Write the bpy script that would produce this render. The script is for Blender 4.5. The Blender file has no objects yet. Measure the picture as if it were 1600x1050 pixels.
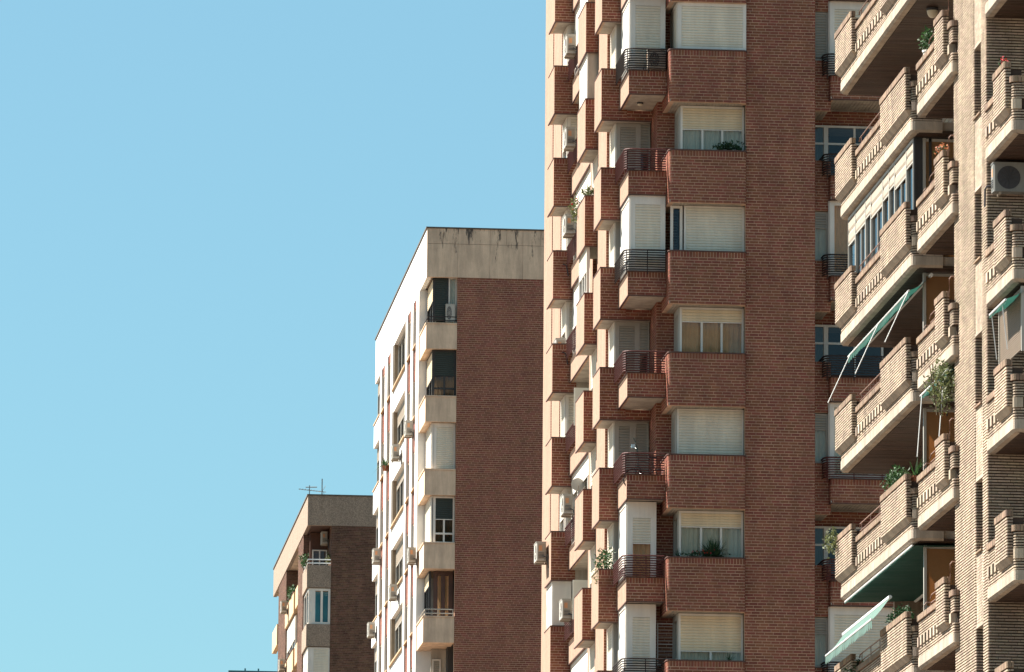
import bpy, math, random
from mathutils import Vector, Matrix

# ------------------------------------------------------------------ camera, sky, sun
S = bpy.context.scene
cam_data = bpy.data.cameras.new("camera")
cam = bpy.data.objects.new("camera", cam_data)
S.collection.objects.link(cam)
S.camera = cam
YAW, PITCH, ROLL = 0.09483, 0.16663, 0.00841
fwd = Vector((math.sin(YAW)*math.cos(PITCH), math.cos(YAW)*math.cos(PITCH), math.sin(PITCH)))
rgt = Vector((math.cos(YAW), -math.sin(YAW), 0))
upv = rgt.cross(fwd)
r2 = rgt*math.cos(ROLL) + upv*math.sin(ROLL)
u2 = upv*math.cos(ROLL) - rgt*math.sin(ROLL)
cam.matrix_world = Matrix(((r2.x, u2.x, -fwd.x, 0), (r2.y, u2.y, -fwd.y, 0), (r2.z, u2.z, -fwd.z, 1.6), (0, 0, 0, 1)))
cam_data.lens = 225
cam_data.sensor_width = 36
cam_data.clip_start = 1
cam_data.clip_end = 6000

TO_SUN = Vector((-1.0, 0.55, 1.4)).normalized()
SUN_EL = math.asin(TO_SUN.z)
SUN_AZ = math.atan2(TO_SUN.x, TO_SUN.y)
W = bpy.data.worlds.new("World")
S.world = W
W.use_nodes = True
wn, wl = W.node_tree.nodes, W.node_tree.links
bg = wn["Background"]
sky = wn.new("ShaderNodeTexSky")
sky.sky_type = 'NISHITA'
sky.sun_disc = False
sky.sun_elevation = SUN_EL
sky.sun_rotation = SUN_AZ
sky.air_density = 1.0
sky.dust_density = 0.6
sky.ozone_density = 1.5
tint = wn.new("ShaderNodeMix")
tint.data_type = 'RGBA'
tint.blend_type = 'MULTIPLY'
tint.inputs[0].default_value = 1.0
tint.inputs[7].default_value = (0.46, 0.70, 0.68, 1)
wl.new(sky.outputs[0], tint.inputs[6])
haze_mix = wn.new("ShaderNodeMix")          # thin even summer haze over the whole sky
haze_mix.data_type = 'RGBA'
haze_mix.inputs[0].default_value = 0.42
haze_mix.inputs[7].default_value = (1.85, 3.35, 4.2, 1)
wl.new(tint.outputs[2], haze_mix.inputs[6])
wl.new(haze_mix.outputs[2], bg.inputs[0])
bg.inputs[1].default_value = 0.05

sun_d = bpy.data.lights.new("sun", 'SUN')
sun_d.energy = 5.0
sun_d.angle = math.radians(0.53)
sun_d.color = (1.0, 0.94, 0.85)
sun = bpy.data.objects.new("sun", sun_d)
S.collection.objects.link(sun)
sun.rotation_euler = (-TO_SUN).to_track_quat('-Z', 'Y').to_euler()
sun.location = (-60, 120, 120)

S.view_settings.view_transform = 'Standard'
S.view_settings.look = 'None'
S.view_settings.gamma = 1
S.view_settings.use_curve_mapping = False
S.view_settings.exposure = 1.98
S.cycles.max_bounces = 6
S.cycles.diffuse_bounces = 3
S.cycles.transparent_max_bounces = 8

# ------------------------------------------------------------------ helpers
RND = random.Random(7)
COL = S.collection


class MB:
    """collects boxes, ribbons, tubes and bricks into one mesh"""
    def __init__(self):
        self.v, self.f = [], []

    def quadbox(self, p):
        b = len(self.v)
        self.v += p
        self.f += [(b, b+3, b+2, b+1), (b+4, b+5, b+6, b+7), (b, b+1, b+5, b+4), (b+1, b+2, b+6, b+5), (b+2, b+3, b+7, b+6), (b+3, b, b+4, b+7)]
        return self

    def box(self, x0, x1, y0, y1, z0, z1):
        x0, x1 = min(x0, x1), max(x0, x1)
        y0, y1 = min(y0, y1), max(y0, y1)
        self.quadbox([(x0, y0, z0), (x1, y0, z0), (x1, y1, z0), (x0, y1, z0), (x0, y0, z1), (x1, y0, z1), (x1, y1, z1), (x0, y1, z1)])
        return self

    def face(self, pts):
        b = len(self.v)
        self.v += pts
        self.f.append(tuple(range(b, b+len(pts))))
        return self

    def prism(self, poly, z0, z1):
        n, b = len(poly), len(self.v)
        self.v += [(p[0], p[1], z0) for p in poly] + [(p[0], p[1], z1) for p in poly]
        self.f.append(tuple(b+i for i in reversed(range(n))))
        self.f.append(tuple(b+n+i for i in range(n)))
        for i in range(n):
            j = (i+1) % n
            self.f.append((b+i, b+j, b+n+j, b+n+i))
        return self

    def tube(self, pts, r, n=6):
        P = [Vector(p) for p in pts]
        b = len(self.v)
        for i, p in enumerate(P):
            d = (P[min(i+1, len(P)-1)] - P[max(i-1, 0)]).normalized()
            a = d.cross(Vector((0, 0, 1)))
            if a.length < 1e-3:
                a = d.cross(Vector((1, 0, 0)))
            a.normalize()
            c = d.cross(a)
            for k in range(n):
                t = 2*math.pi*k/n
                q = p + a*(r*math.cos(t)) + c*(r*math.sin(t))
                self.v.append((q.x, q.y, q.z))
        for i in range(len(P)-1):
            for k in range(n):
                l = (k+1) % n
                self.f.append((b+i*n+k, b+i*n+l, b+(i+1)*n+l, b+(i+1)*n+k))
        self.f.append(tuple(b+k for k in range(n)))
        self.f.append(tuple(b+(len(P)-1)*n+k for k in reversed(range(n))))
        return self

    def ribbon(self, path, o0, o1, z0, z1):
        """wall along a plan path between two inward offsets"""
        a, c = offset(path, -o0), offset(path, -o1)
        return self.prism(a + c[::-1], z0, z1)

    def obj(self, name, mat, parent=None, kind=None, label=None, smooth=False, local=False):
        me = bpy.data.meshes.new(name)
        me.from_pydata(self.v, [], self.f)
        if smooth:
            me.polygons.foreach_set("use_smooth", [True]*len(me.polygons))
        me.materials.append(M[mat])
        o = bpy.data.objects.new(name, me)
        COL.objects.link(o)
        adopt(o, parent, local)
        if kind:
            o["kind"] = kind
        if label:
            o["label"] = label
        return o


def adopt(o, parent, local=False):
    if parent is not None:
        o.parent = parent
        if not local:
            o.matrix_parent_inverse = Matrix.Translation(-wloc(parent))


def wloc(o):
    l = Vector(o.location)
    if o.parent is not None:
        l = l + o.matrix_parent_inverse.translation + wloc(o.parent)
    return l


def thing(name, label, cat, loc, group=None):
    o = bpy.data.objects.new(name, None)
    COL.objects.link(o)
    o.location = loc
    o.empty_display_size = 0.3
    return tag(o, label, cat, group)


def tag(o, label, cat, group=None):
    o["label"], o["category"] = label, cat
    if group:
        o["group"] = group
    return o


def offset(path, d):
    """offset a plan path to its right (outward) by d"""
    n = len(path)
    out = []
    for i in range(n):
        ns = []
        for a, b in ((i-1, i), (i, i+1)):
            if a >= 0 and b < n:
                e = Vector((path[b][0]-path[a][0], path[b][1]-path[a][1])).normalized()
                ns.append(Vector((e.y, -e.x)))
        m = ns[0] if len(ns) == 1 else (ns[0]+ns[1])
        m = m.normalized()
        m = m / max(0.3, m.dot(ns[0]))
        out.append((path[i][0]+m.x*d, path[i][1]+m.y*d))
    return out


def rpath(pts, r, n=4):
    """round the inner corners of a plan path"""
    out = [pts[0]]
    for i in range(1, len(pts)-1):
        p = Vector(pts[i])
        a = (Vector(pts[i-1])-p)
        b = (Vector(pts[i+1])-p)
        q = min(r, a.length*0.49, b.length*0.49)
        a, b = a.normalized(), b.normalized()
        for k in range(n+1):
            t = k/n
            w = (1-t)**2*(p+a*q) + 2*t*(1-t)*p + t*t*(p+b*q)
            out.append((w.x, w.y))
    out.append(pts[-1])
    return out


def brick_rows(L, z0, z1, co, bl, joint, soldier=0.0, rnd=RND):
    """list of (s0, s1, za, zb) for running bond, soldier course on top"""
    out = []
    vj = joint*.7 if joint < .02 else min(joint, .009)
    top = z1 - soldier
    rows = max(1, round((top-z0)/co))
    c = (top-z0)/rows
    for r in range(rows):
        s = -(r % 2)*bl/2 - (0.06 if r % 4 > 1 else 0)
        while s < L:
            a, b = max(s, 0), min(s+bl-vj, L)
            if b-a > 0.025:
                out.append((a, b, z0+r*c+joint*0.5, z0+(r+1)*c-joint*0.5))
            s += bl
    if soldier:
        w = 0.085
        s = 0
        while s < L-0.03:
            out.append((s+joint*.4, min(s+w, L)-joint*.4, top+joint*.5, z1-joint*.5))
            s += w
    return out


def add_brick(mb, path, cum, s0, s1, za, zb, proud, jit):
    ss = [s0] + [c for c in cum[1:-1] if s0+.004 < c < s1-.004] + [s1]
    fr, bk = [], []
    for s in ss:
        i = 0
        while i < len(cum)-2 and s > cum[i+1]:
            i += 1
        t = (s-cum[i])/(cum[i+1]-cum[i])
        a, b = path[i], path[i+1]
        ex, ey = (b[0]-a[0])/(cum[i+1]-cum[i]), (b[1]-a[1])/(cum[i+1]-cum[i])
        nx, ny = ey, -ex
        if 0 < i+1 < len(path)-1 and abs(s-cum[i+1]) < 1e-6:
            c = path[i+2]
            l = cum[i+2]-cum[i+1]
            fx, fy = (c[0]-b[0])/l, (c[1]-b[1])/l
            mx, my = nx+fy, ny-fx
            q = math.hypot(mx, my)
            mx, my = mx/q, my/q
            k = max(.3, mx*nx+my*ny)
            nx, ny = mx/k, my/k
        x, y = a[0]+(b[0]-a[0])*t, a[1]+(b[1]-a[1])*t
        fr.append((x+nx*jit, y+ny*jit))
        bk.append((x-nx*proud, y-ny*proud))
    n = len(ss)
    o = len(mb.v)
    for (x, y), (p, q) in zip(fr, bk):
        mb.v += [(x, y, za), (x, y, zb), (p, q, za), (p, q, zb)]
    for i in range(n-1):
        a, b = o+4*i, o+4*i+4
        mb.f += [(a, b, b+1, a+1), (a+1, b+1, b+3, a+3), (b, a, a+2, b+2)]
    e = o+4*(n-1)
    mb.f += [(o, o+1, o+3, o+2), (e, e+2, e+3, e+1)]


BRICK = {}


def bricks(path, z0, z1, co, bl, joint, proud, soldier=0.0, mb=None, jit=0.002, rnd=RND, skip=None):
    mb = mb or MB()
    cum = [0.0]
    for a, b in zip(path, path[1:]):
        cum.append(cum[-1]+math.hypot(b[0]-a[0], b[1]-a[1]))
    for (a, b, za, zb) in brick_rows(cum[-1], z0, z1, co, bl, joint, soldier, rnd):
        if skip and skip(a, b, za, zb):
            continue
        add_brick(mb, path, cum, a, b, za, zb, proud, rnd.uniform(-jit, jit))
    return mb


# ------------------------------------------------------------------ materials
M = {}


def mat(name, col, rough=0.8, var=0.12, scale=3.0, bump=0.0, bscale=60.0, metal=0.0, spec=0.3, island=0.0, col2=None, dirt=0.0, transl=0.0):
    m = bpy.data.materials.new(name)
    m.use_nodes = True
    nt = m.node_tree
    N, L = nt.nodes, nt.links
    b = N["Principled BSDF"]
    b.inputs["Roughness"].default_value = rough
    b.inputs["Metallic"].default_value = metal
    b.inputs["Specular IOR Level"].default_value = spec
    tc = N.new("ShaderNodeTexCoord")
    no = N.new("ShaderNodeTexNoise")
    no.inputs["Scale"].default_value = scale
    no.inputs["Detail"].default_value = 6
    no.inputs["Roughness"].default_value = 0.65
    L.new(tc.outputs["Object"], no.inputs["Vector"])
    ramp = N.new("ShaderNodeValToRGB")
    c2 = col2 or col
    lo = tuple(max(0, c*(1-var)) for c in col)
    hi = tuple(min(1, c*(1+var)) for c in c2)
    ramp.color_ramp.elements[0].position = 0.32
    ramp.color_ramp.elements[1].position = 0.68
    ramp.color_ramp.elements[0].color = (*lo, 1)
    ramp.color_ramp.elements[1].color = (*hi, 1)
    L.new(no.outputs["Fac"], ramp.inputs[0])
    out = ramp.outputs[0]
    if island:
        g = N.new("ShaderNodeNewGeometry")
        oi = N.new("ShaderNodeObjectInfo")
        add = N.new("ShaderNodeMath")
        add.operation = 'ADD'
        L.new(g.outputs["Random Per Island"], add.inputs[0])
        L.new(oi.outputs["Random"], add.inputs[1])
        fr = N.new("ShaderNodeMath")
        fr.operation = 'FRACT'
        L.new(add.outputs[0], fr.inputs[0])
        hs = N.new("ShaderNodeHueSaturation")
        mr = N.new("ShaderNodeMapRange")
        mr.inputs[3].default_value = 1-island
        mr.inputs[4].default_value = 1+island
        L.new(fr.outputs[0], mr.inputs[0])
        L.new(mr.outputs[0], hs.inputs["Value"])
        mr2 = N.new("ShaderNodeMapRange")
        mr2.inputs[3].default_value = 0.488
        mr2.inputs[4].default_value = 0.512
        m3 = N.new("ShaderNodeMath")
        m3.operation = 'MULTIPLY'
        m3.inputs[1].default_value = 7.31
        f3 = N.new("ShaderNodeMath")
        f3.operation = 'FRACT'
        L.new(fr.outputs[0], m3.inputs[0])
        L.new(m3.outputs[0], f3.inputs[0])
        L.new(f3.outputs[0], mr2.inputs[0])
        L.new(mr2.outputs[0], hs.inputs["Hue"])
        L.new(out, hs.inputs["Color"])
        out = hs.outputs[0]
    if dirt:
        # long vertical stains and blotches of weathering
        mp = N.new("ShaderNodeMapping")
        mp.inputs["Scale"].default_value = (1.6, 1.6, 0.22)
        n2 = N.new("ShaderNodeTexNoise")
        n2.inputs["Scale"].default_value = 1.7
        n2.inputs["Detail"].default_value = 8
        n2.inputs["Roughness"].default_value = 0.7
        L.new(tc.outputs["Object"], mp.inputs[0])
        L.new(mp.outputs[0], n2.inputs["Vector"])
        r2_ = N.new("ShaderNodeValToRGB")
        r2_.color_ramp.elements[0].position = 0.40
        r2_.color_ramp.elements[1].position = 0.62
        r2_.color_ramp.elements[0].color = (1-dirt, 1-dirt, 1-dirt*0.95, 1)
        r2_.color_ramp.elements[1].color = (1, 1, 1, 1)
        L.new(n2.outputs["Fac"], r2_.inputs[0])
        mx = N.new("ShaderNodeMix")
        mx.data_type = 'RGBA'
        mx.blend_type = 'MULTIPLY'
        mx.inputs[0].default_value = 1
        L.new(out, mx.inputs[6])
        L.new(r2_.outputs[0], mx.inputs[7])
        out = mx.outputs[2]
    L.new(out, b.inputs["Base Color"])
    if bump:
        n3 = N.new("ShaderNodeTexNoise")
        n3.inputs["Scale"].default_value = bscale
        n3.inputs["Detail"].default_value = 4
        L.new(tc.outputs["Object"], n3.inputs["Vector"])
        bp = N.new("ShaderNodeBump")
        bp.inputs["Strength"].default_value = bump
        bp.inputs["Distance"].default_value = 0.02
        L.new(n3.outputs["Fac"], bp.inputs["Height"])
        L.new(bp.outputs[0], b.inputs["Normal"])
    if transl:
        tr = N.new("ShaderNodeBsdfTranslucent")
        L.new(out, tr.inputs[0])
        ms = N.new("ShaderNodeMixShader")
        ms.inputs[0].default_value = transl
        L.new(b.outputs[0], ms.inputs[1])
        L.new(tr.outputs[0], ms.inputs[2])
        L.new(ms.outputs[0], N["Material Output"].inputs[0])
    M[name] = m
    return m


mat("red_brick_sunlit", (0.31, 0.20, 0.14), 0.9, 0.16, 9.0, 0.5, 45, dirt=0.16)  # paler copy of the red brick, strong sun put into the colour
mat("red_brick", (0.216, 0.073, 0.043), 0.85, 0.12, 1.1, 0.5, 90, island=0.17, dirt=0.15)
mat("red_mortar", (0.56, 0.375, 0.265), 0.95, 0.15, 2, dirt=0.3)
mat("maroon_brick", (0.214, 0.073, 0.046), 0.85, 0.12, 0.6, 0.5, 90, island=0.20, dirt=0.16)
mat("maroon_mortar", (0.52, 0.34, 0.24), 0.95, 0.15, 4, dirt=0.2)
mat("brown_brick", (0.128, 0.064, 0.040), 0.88, 0.22, 1.2, 0.5, 90, island=0.30, dirt=0.2)
mat("brown_mortar", (0.20, 0.13, 0.095), 0.95, 0.15, 4, dirt=0.2)
mat("cream_brick", (0.40, 0.316, 0.236), 0.85, 0.16, 1.2, 0.5, 90, island=0.16, dirt=0.28)
mat("cream_mortar", (0.06, 0.04, 0.03), 0.95, 0.2, 4)
mat("coping_brick", (0.25, 0.17, 0.115), 0.85, 0.2, 4, 0.5, 90, island=0.22, dirt=0.3)
mat("cream_concrete", (0.37, 0.305, 0.235), 0.85, 0.12, 2.0, 0.3, 40, dirt=0.34)
mat("white_render", (0.66, 0.64, 0.61), 0.85, 0.05, 1.2, 0.15, 60, dirt=0.06)
mat("stained_concrete", (0.66, 0.485, 0.345), 0.9, 0.12, 1.4, 0.4, 30, dirt=0.26)
mat("stained_concrete_dark", (0.10, 0.08, 0.065), 0.9, 0.3, 3.0)
mat("pebbledash", (0.25, 0.185, 0.14), 0.95, 0.42, 26, 0.9, 40, col2=(0.29, 0.22, 0.165), dirt=0.15)
mat("reveal_shade", (0.27, 0.205, 0.14), 0.9, 0.12, 3, dirt=0.2)  # shade on the white window jambs, painted in as tan
mat("tan_render", (0.52, 0.36, 0.22), 0.9, 0.12, 3, 0.3, 50, dirt=0.15)
mat("soffit_white", (0.44, 0.39, 0.32), 0.8, 0.10, 1.5, dirt=0.32)
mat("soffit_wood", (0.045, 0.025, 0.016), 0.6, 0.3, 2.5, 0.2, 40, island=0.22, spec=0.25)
mat("shutter_white", (0.66, 0.60, 0.49), 0.55, 0.06, 0.8, dirt=0.16)
mat("shutter_cream", (0.70, 0.57, 0.39), 0.55, 0.06, 0.8, dirt=0.14)
mat("shutter_dark", (0.035, 0.045, 0.04), 0.6, 0.1, 1.0)
mat("shutter_grey", (0.29, 0.275, 0.235), 0.6, 0.06, 1.0, dirt=0.1)
mat("frame_white", (0.68, 0.63, 0.56), 0.5, 0.05, 1.0, dirt=0.14)
mat("frame_dark", (0.035, 0.033, 0.032), 0.5, 0.1, 1.0)
mat("frame_brown", (0.075, 0.04, 0.03), 0.5, 0.15, 1.5)
mat("frame_grey", (0.34, 0.32, 0.28), 0.5, 0.05, 1.0)
mat("rail_maroon", (0.075, 0.022, 0.020), 0.65, 0.15, 3, spec=0.2)
mat("rail_dark", (0.028, 0.02, 0.019), 0.65, 0.1, 3, spec=0.2)
mat("rail_brown", (0.22, 0.12, 0.085), 0.5, 0.15, 3, spec=0.5)
mat("coping_dark", (0.09, 0.045, 0.038), 0.7, 0.2, 3)
mat("metal_white", (0.72, 0.72, 0.70), 0.4, 0.04, 2)
mat("interior", (0.055, 0.05, 0.047), 0.9, 0.2, 1)
mat("interior_warm", (0.30, 0.20, 0.13), 0.9, 0.2, 1)
mat("curtain", (0.74, 0.70, 0.60), 0.9, 0.08, 3, transl=0.25)
mat("curtain_gold", (0.74, 0.44, 0.25), 0.9, 0.12, 3, transl=0.25)
mat("blue_panel", (0.02, 0.20, 0.28), 0.35, 0.1, 1.0, spec=0.5)
mat("blind_brown", (0.20, 0.155, 0.115), 0.6, 0.06, 1.0, dirt=0.1)
mat("shutter_tan", (0.33, 0.275, 0.215), 0.6, 0.05, 1.0, dirt=0.1)
mat("ac_white", (0.40, 0.37, 0.32), 0.45, 0.05, 2, dirt=0.14)
mat("ac_shaded", (0.20, 0.20, 0.185), 0.5, 0.08, 2, dirt=0.2)  # darker copy of ac_white, shade put into the colour
mat("ac_side", (0.33, 0.28, 0.22), 0.5, 0.08, 2, dirt=0.2)
mat("ac_dark", (0.05, 0.05, 0.055), 0.6, 0.1, 4)
mat("plate_orange", (0.50, 0.24, 0.12), 0.6, 0.05, 2)
mat("awning_green", (0.022, 0.088, 0.068), 0.85, 0.08, 2, transl=0.35)
mat("awning_mint", (0.105, 0.18, 0.155), 0.85, 0.06, 2, transl=0.3)
mat("amber_glass", (0.42, 0.245, 0.115), 0.4, 0.1, 1.5, transl=0.62)
mat("white_panel", (0.60, 0.60, 0.54), 0.6, 0.04, 1, transl=0.3)
mat("leaf", (0.03, 0.07, 0.022), 0.6, 0.5, 9, island=0.45, transl=0.25)
mat("leaf_dark", (0.022, 0.055, 0.022), 0.6, 0.5, 9, island=0.4, transl=0.2)
mat("leaf_pale", (0.10, 0.115, 0.045), 0.6, 0.4, 9, island=0.4, transl=0.3)
mat("petal_red", (0.50, 0.02, 0.03), 0.6, 0.2, 9, island=0.3, transl=0.2)
mat("petal_orange", (0.55, 0.20, 0.10), 0.6, 0.2, 9, island=0.3, transl=0.2)
mat("terracotta", (0.34, 0.13, 0.07), 0.8, 0.2, 6)
mat("pot_white", (0.6, 0.58, 0.52), 0.7, 0.1, 6)
mat("stem", (0.10, 0.07, 0.04), 0.8, 0.2, 8)
mat("rubber", (0.02, 0.02, 0.02), 0.7, 0.1, 4)
mat("bike_paint", (0.02, 0.05, 0.045), 0.35, 0.1, 4, spec=0.6)
mat("chrome", (0.6, 0.6, 0.6), 0.25, 0.05, 4, metal=1.0)
mat("lamp_glass", (0.55, 0.48, 0.36), 0.4, 0.05, 3)
mat("antenna_metal", (0.16, 0.19, 0.20), 0.5, 0.1, 3, metal=0.6)
mat("asphalt", (0.055, 0.055, 0.058), 0.9, 0.25, 0.8, 0.3, 30)
mat("pavement", (0.18, 0.135, 0.10), 0.9, 0.15, 0.6, 0.3, 20)
mat("ground_earth", (0.10, 0.075, 0.052), 0.95, 0.25, 0.02)
mat("paint_white", (0.75, 0.75, 0.73), 0.8, 0.08, 4)
mat("teal_metal", (0.05, 0.13, 0.15), 0.5, 0.1, 2)


def glass_mat(name, tintc, refl=0.10, fres=0.35):
    m = bpy.data.materials.new(name)
    m.use_nodes = True
    N, L = m.node_tree.nodes, m.node_tree.links
    N.remove(N["Principled BSDF"])
    t = N.new("ShaderNodeBsdfTransparent")
    t.inputs[0].default_value = (*tintc, 1)
    g = N.new("ShaderNodeBsdfGlossy")
    g.inputs["Roughness"].default_value = 0.03
    g.inputs["Color"].default_value = (0.9, 0.95, 1, 1)
    tc = N.new("ShaderNodeTexCoord")
    no = N.new("ShaderNodeTexNoise")
    no.inputs["Scale"].default_value = 1.3
    L.new(tc.outputs["Object"], no.inputs["Vector"])
    bp = N.new("ShaderNodeBump")
    bp.inputs["Strength"].default_value = 0.06
    bp.inputs["Distance"].default_value = 0.03
    L.new(no.outputs["Fac"], bp.inputs["Height"])
    L.new(bp.outputs[0], g.inputs["Normal"])
    f = N.new("ShaderNodeFresnel")
    f.inputs["IOR"].default_value = 1.5
    ad = N.new("ShaderNodeMath")
    ad.operation = 'MULTIPLY_ADD'
    ad.inputs[1].default_value = fres
    ad.inputs[2].default_value = refl
    L.new(f.outputs[0], ad.inputs[0])
    mx = N.new("ShaderNodeMixShader")
    L.new(ad.outputs[0], mx.inputs[0])
    L.new(t.outputs[0], mx.inputs[1])
    L.new(g.outputs[0], mx.inputs[2])
    L.new(mx.outputs[0], N["Material Output"].inputs[0])
    M[name] = m


glass_mat("glass", (0.82, 0.84, 0.80), 0.02)
glass_mat("glass_dark", (0.30, 0.34, 0.35), 0.025)


# ------------------------------------------------------------------ oriented building blocks
class Fr:
    """wall frame: 'F' faces the street end (-Y) at y=p, 'L' faces left (-X) at x=p; u runs along, w outward"""
    def __init__(self, side, p):
        self.s, self.p = side, p

    def box(self, mb, u0, u1, w0, w1, z0, z1):
        if self.s == 'F':
            mb.box(u0, u1, self.p-w1, self.p-w0, z0, z1)
        else:
            mb.box(self.p-w1, self.p-w0, u0, u1, z0, z1)
        return mb

    def pt(self, u, w, z):
        return (u, self.p-w, z) if self.s == 'F' else (self.p-w, u, z)


def slat_sheet(fr, u0, u1, z0, z1, pitch, depth, w=0.0):
    """roller shutter: ribbed sheet made of convex slats"""
    mb = MB()
    n = max(2, round((z1-z0)/pitch))
    c = (z1-z0)/n
    for i in range(n):
        a, b = z0+i*c, z0+(i+1)*c
        prof = [(w, a+.006), (w+depth, a+c*.25), (w+depth, a+c*.8), (w, b)]
        for (w0, za), (w1, zb) in zip(prof, prof[1:]):
            mb.face([fr.pt(u0, w0, za), fr.pt(u1, w0, za), fr.pt(u1, w1, zb), fr.pt(u0, w1, zb)])
        mb.face([fr.pt(u0, w, a), fr.pt(u1, w, a), fr.pt(u1, w, a+.006), fr.pt(u0, w, a+.006)])
    return mb


def curtain_sheet(fr, u0, u1, z0, z1, w, amp=0.03, pitch=0.14, rnd=RND):
    mb = MB()
    n = max(4, int((u1-u0)/pitch*4))
    pts = []
    for i in range(n+1):
        u = u0+(u1-u0)*i/n
        pts.append((u, w+amp*math.sin(i*math.pi/2+rnd.uniform(-.3, .3))))
    for (a, wa), (b, wb) in zip(pts, pts[1:]):
        mb.face([fr.pt(a, wa, z0), fr.pt(b, wb, z0), fr.pt(b, wb, z1), fr.pt(a, wa, z1)])
    return mb


def window(parent, fr, u0, u1, z0, z1, shut=0.0, cols=2, frame="frame_white", shutter="shutter_white", glass="glass", curtain=None,
           bar=0.055, head=0.0, rows=1, transom=0.5, slat=0.08, label=None, curt_z=None):
    """framed window: head box, roller shutter down by `shut`, panes and mullions"""
    mb = MB()
    zt = z1-head
    fr.box(mb, u0, u0+bar, -.06, .03, z0, z1)
    fr.box(mb, u1-bar, u1, -.06, .03, z0, z1)
    fr.box(mb, u0+bar, u1-bar, -.06, .027, z0, z0+bar)
    fr.box(mb, u0+bar, u1-bar, -.06, .033, zt-bar, z1)
    zs = zt-bar-(zt-z0-2*bar)*shut
    if shut < 0.97:
        w = (u1-u0-2*bar)/cols
        for i in range(1, cols):
            c = u0+bar+w*i
            fr.box(mb, c-bar*.5, c+bar*.5, -.05, .012, z0+bar, zs)
        if rows > 1:
            zc = z0+bar+(zs-z0-bar)*transom
            fr.box(mb, u0+bar, u1-bar, -.05, .015, zc-bar*.5, zc+bar*.5)
    o = mb.obj("window", frame, parent, label=label)
    if shut > 0.02:
        slat_sheet(fr, u0+bar, u1-bar, zs, zt-bar, slat, .02, 0.004).obj("roller_shutter", shutter, o)
        if shut < 0.97:
            fr.box(MB(), u0+bar, u1-bar, .0, .026, zs-.03, zs).obj("shutter_rail", frame, o)
    if shut < 0.97:
        w = (u1-u0-2*bar)/cols
        for i in range(cols):
            a, b = u0+bar+w*i+bar*.3, u0+bar+w*(i+1)-bar*.3
            MB().face([fr.pt(a, -.02, z0+bar), fr.pt(b, -.02, z0+bar), fr.pt(b, -.02, zs), fr.pt(a, -.02, zs)]).obj("pane", glass, o)
        if curtain:
            curtain_sheet(fr, u0+bar, u1-bar, z0+bar if curt_z is None else curt_z, zs, -.075, .025).obj("curtain", curtain, o)
    return o


def tubes_path(path, z):
    return [(x, y, z) for x, y in path]


# ------------------------------------------------------------------ the ground (below the frame, lights the shaded fronts)
def sheet(name, x0, x1, y0, y1, z, m):
    o = MB().face([(x0, y0, z), (x1, y0, z), (x1, y1, z), (x0, y1, z)]).obj(name, m, kind="structure")
    return o


sheet("ground", -3000, 3000, -3000, 3000, 0.0, "ground_earth")
sheet("road", -9, 9, -400, 900, 0.004, "asphalt")
MB().box(9, 60, -400, 900, 0.0, 0.13).obj("pavement", "pavement", kind="structure")
MB().box(-40, -9, -400, 900, 0.0, 0.13).obj("pavement", "pavement", kind="structure")
mk = MB()
for i in range(-40, 110):
    mk.face([(-0.07, i*8, .009), (0.07, i*8, .009), (0.07, i*8+3, .009), (-0.07, i*8+3, .009)])
mk.obj("road_marking", "paint_white", kind="structure")

CHOSEN = []     # single bricks: (mesh pieces) made as parts of their own


def single_bricks(parent, path, z0, z1, co, bl, joint, proud, soldier, matname, pick, mb, rnd):
    """bricks for which pick() holds become objects of their own, the rest go into mb"""
    cum = [0.0]
    for a, b in zip(path, path[1:]):
        cum.append(cum[-1]+math.hypot(b[0]-a[0], b[1]-a[1]))
    n = 0
    for (a, b, za, zb) in brick_rows(cum[-1], z0, z1, co, bl, joint, soldier, rnd):
        j = rnd.uniform(-.002, .002)
        if pick(a, b, za, zb, cum):
            t = MB()
            add_brick(t, path, cum, a, b, za, zb, proud, j)
            t.obj("brick", matname, parent)
            n += 1
        else:
            add_brick(mb, path, cum, a, b, za, zb, proud, j)
    return n


# ================================================================== red brick tower
H = 2.9
tower = thing("apartment_tower", "tall red brick apartment tower with stacked balconies and a sunlit left side", "building", (23.5, 186, 0))
RB = dict(co=.083, bl=.25, joint=.0195, proud=.008)
LEV = [(k, 39.7+H*k) for k in range(-7, 3)]
ZLO, ZHI = 18.2, 47.0

mb = MB().box(21.6, 28.4, 180.7, 199.3, 0.05, 48.6)
mb.obj("core_wall", "interior", tower)
# lower storeys (below the view) and roof
MB().box(20.0, 28.4, 176.6, 199.4, 0, ZLO-.3).obj("lower_wall", "red_brick", tower)
MB().box(20.0, 28.4, 176.5, 199.4, 48.6, 49.4).obj("roof", "stained_concrete", tower)

# solid bands behind the balconies at every storey
for k, z in LEV:
    m = MB()
    m.box(20.10, 28.4, 179.72, 186.35, z-1.46, z-.02)
    m.box(21.02, 28.3, 186.35, 192.55, z-1.46, z-.02)
    m.box(20.10, 28.4, 192.55, 199.3, z-1.46, z-.02)
    m.box(21.62, 25.30, 176.82, 179.72, z-1.46, z-.02)
    m.box(25.30, 28.4, 178.45, 179.72, z-1.46, z-1.10)
    m.obj("floor_band", "soffit_white", tower)


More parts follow.
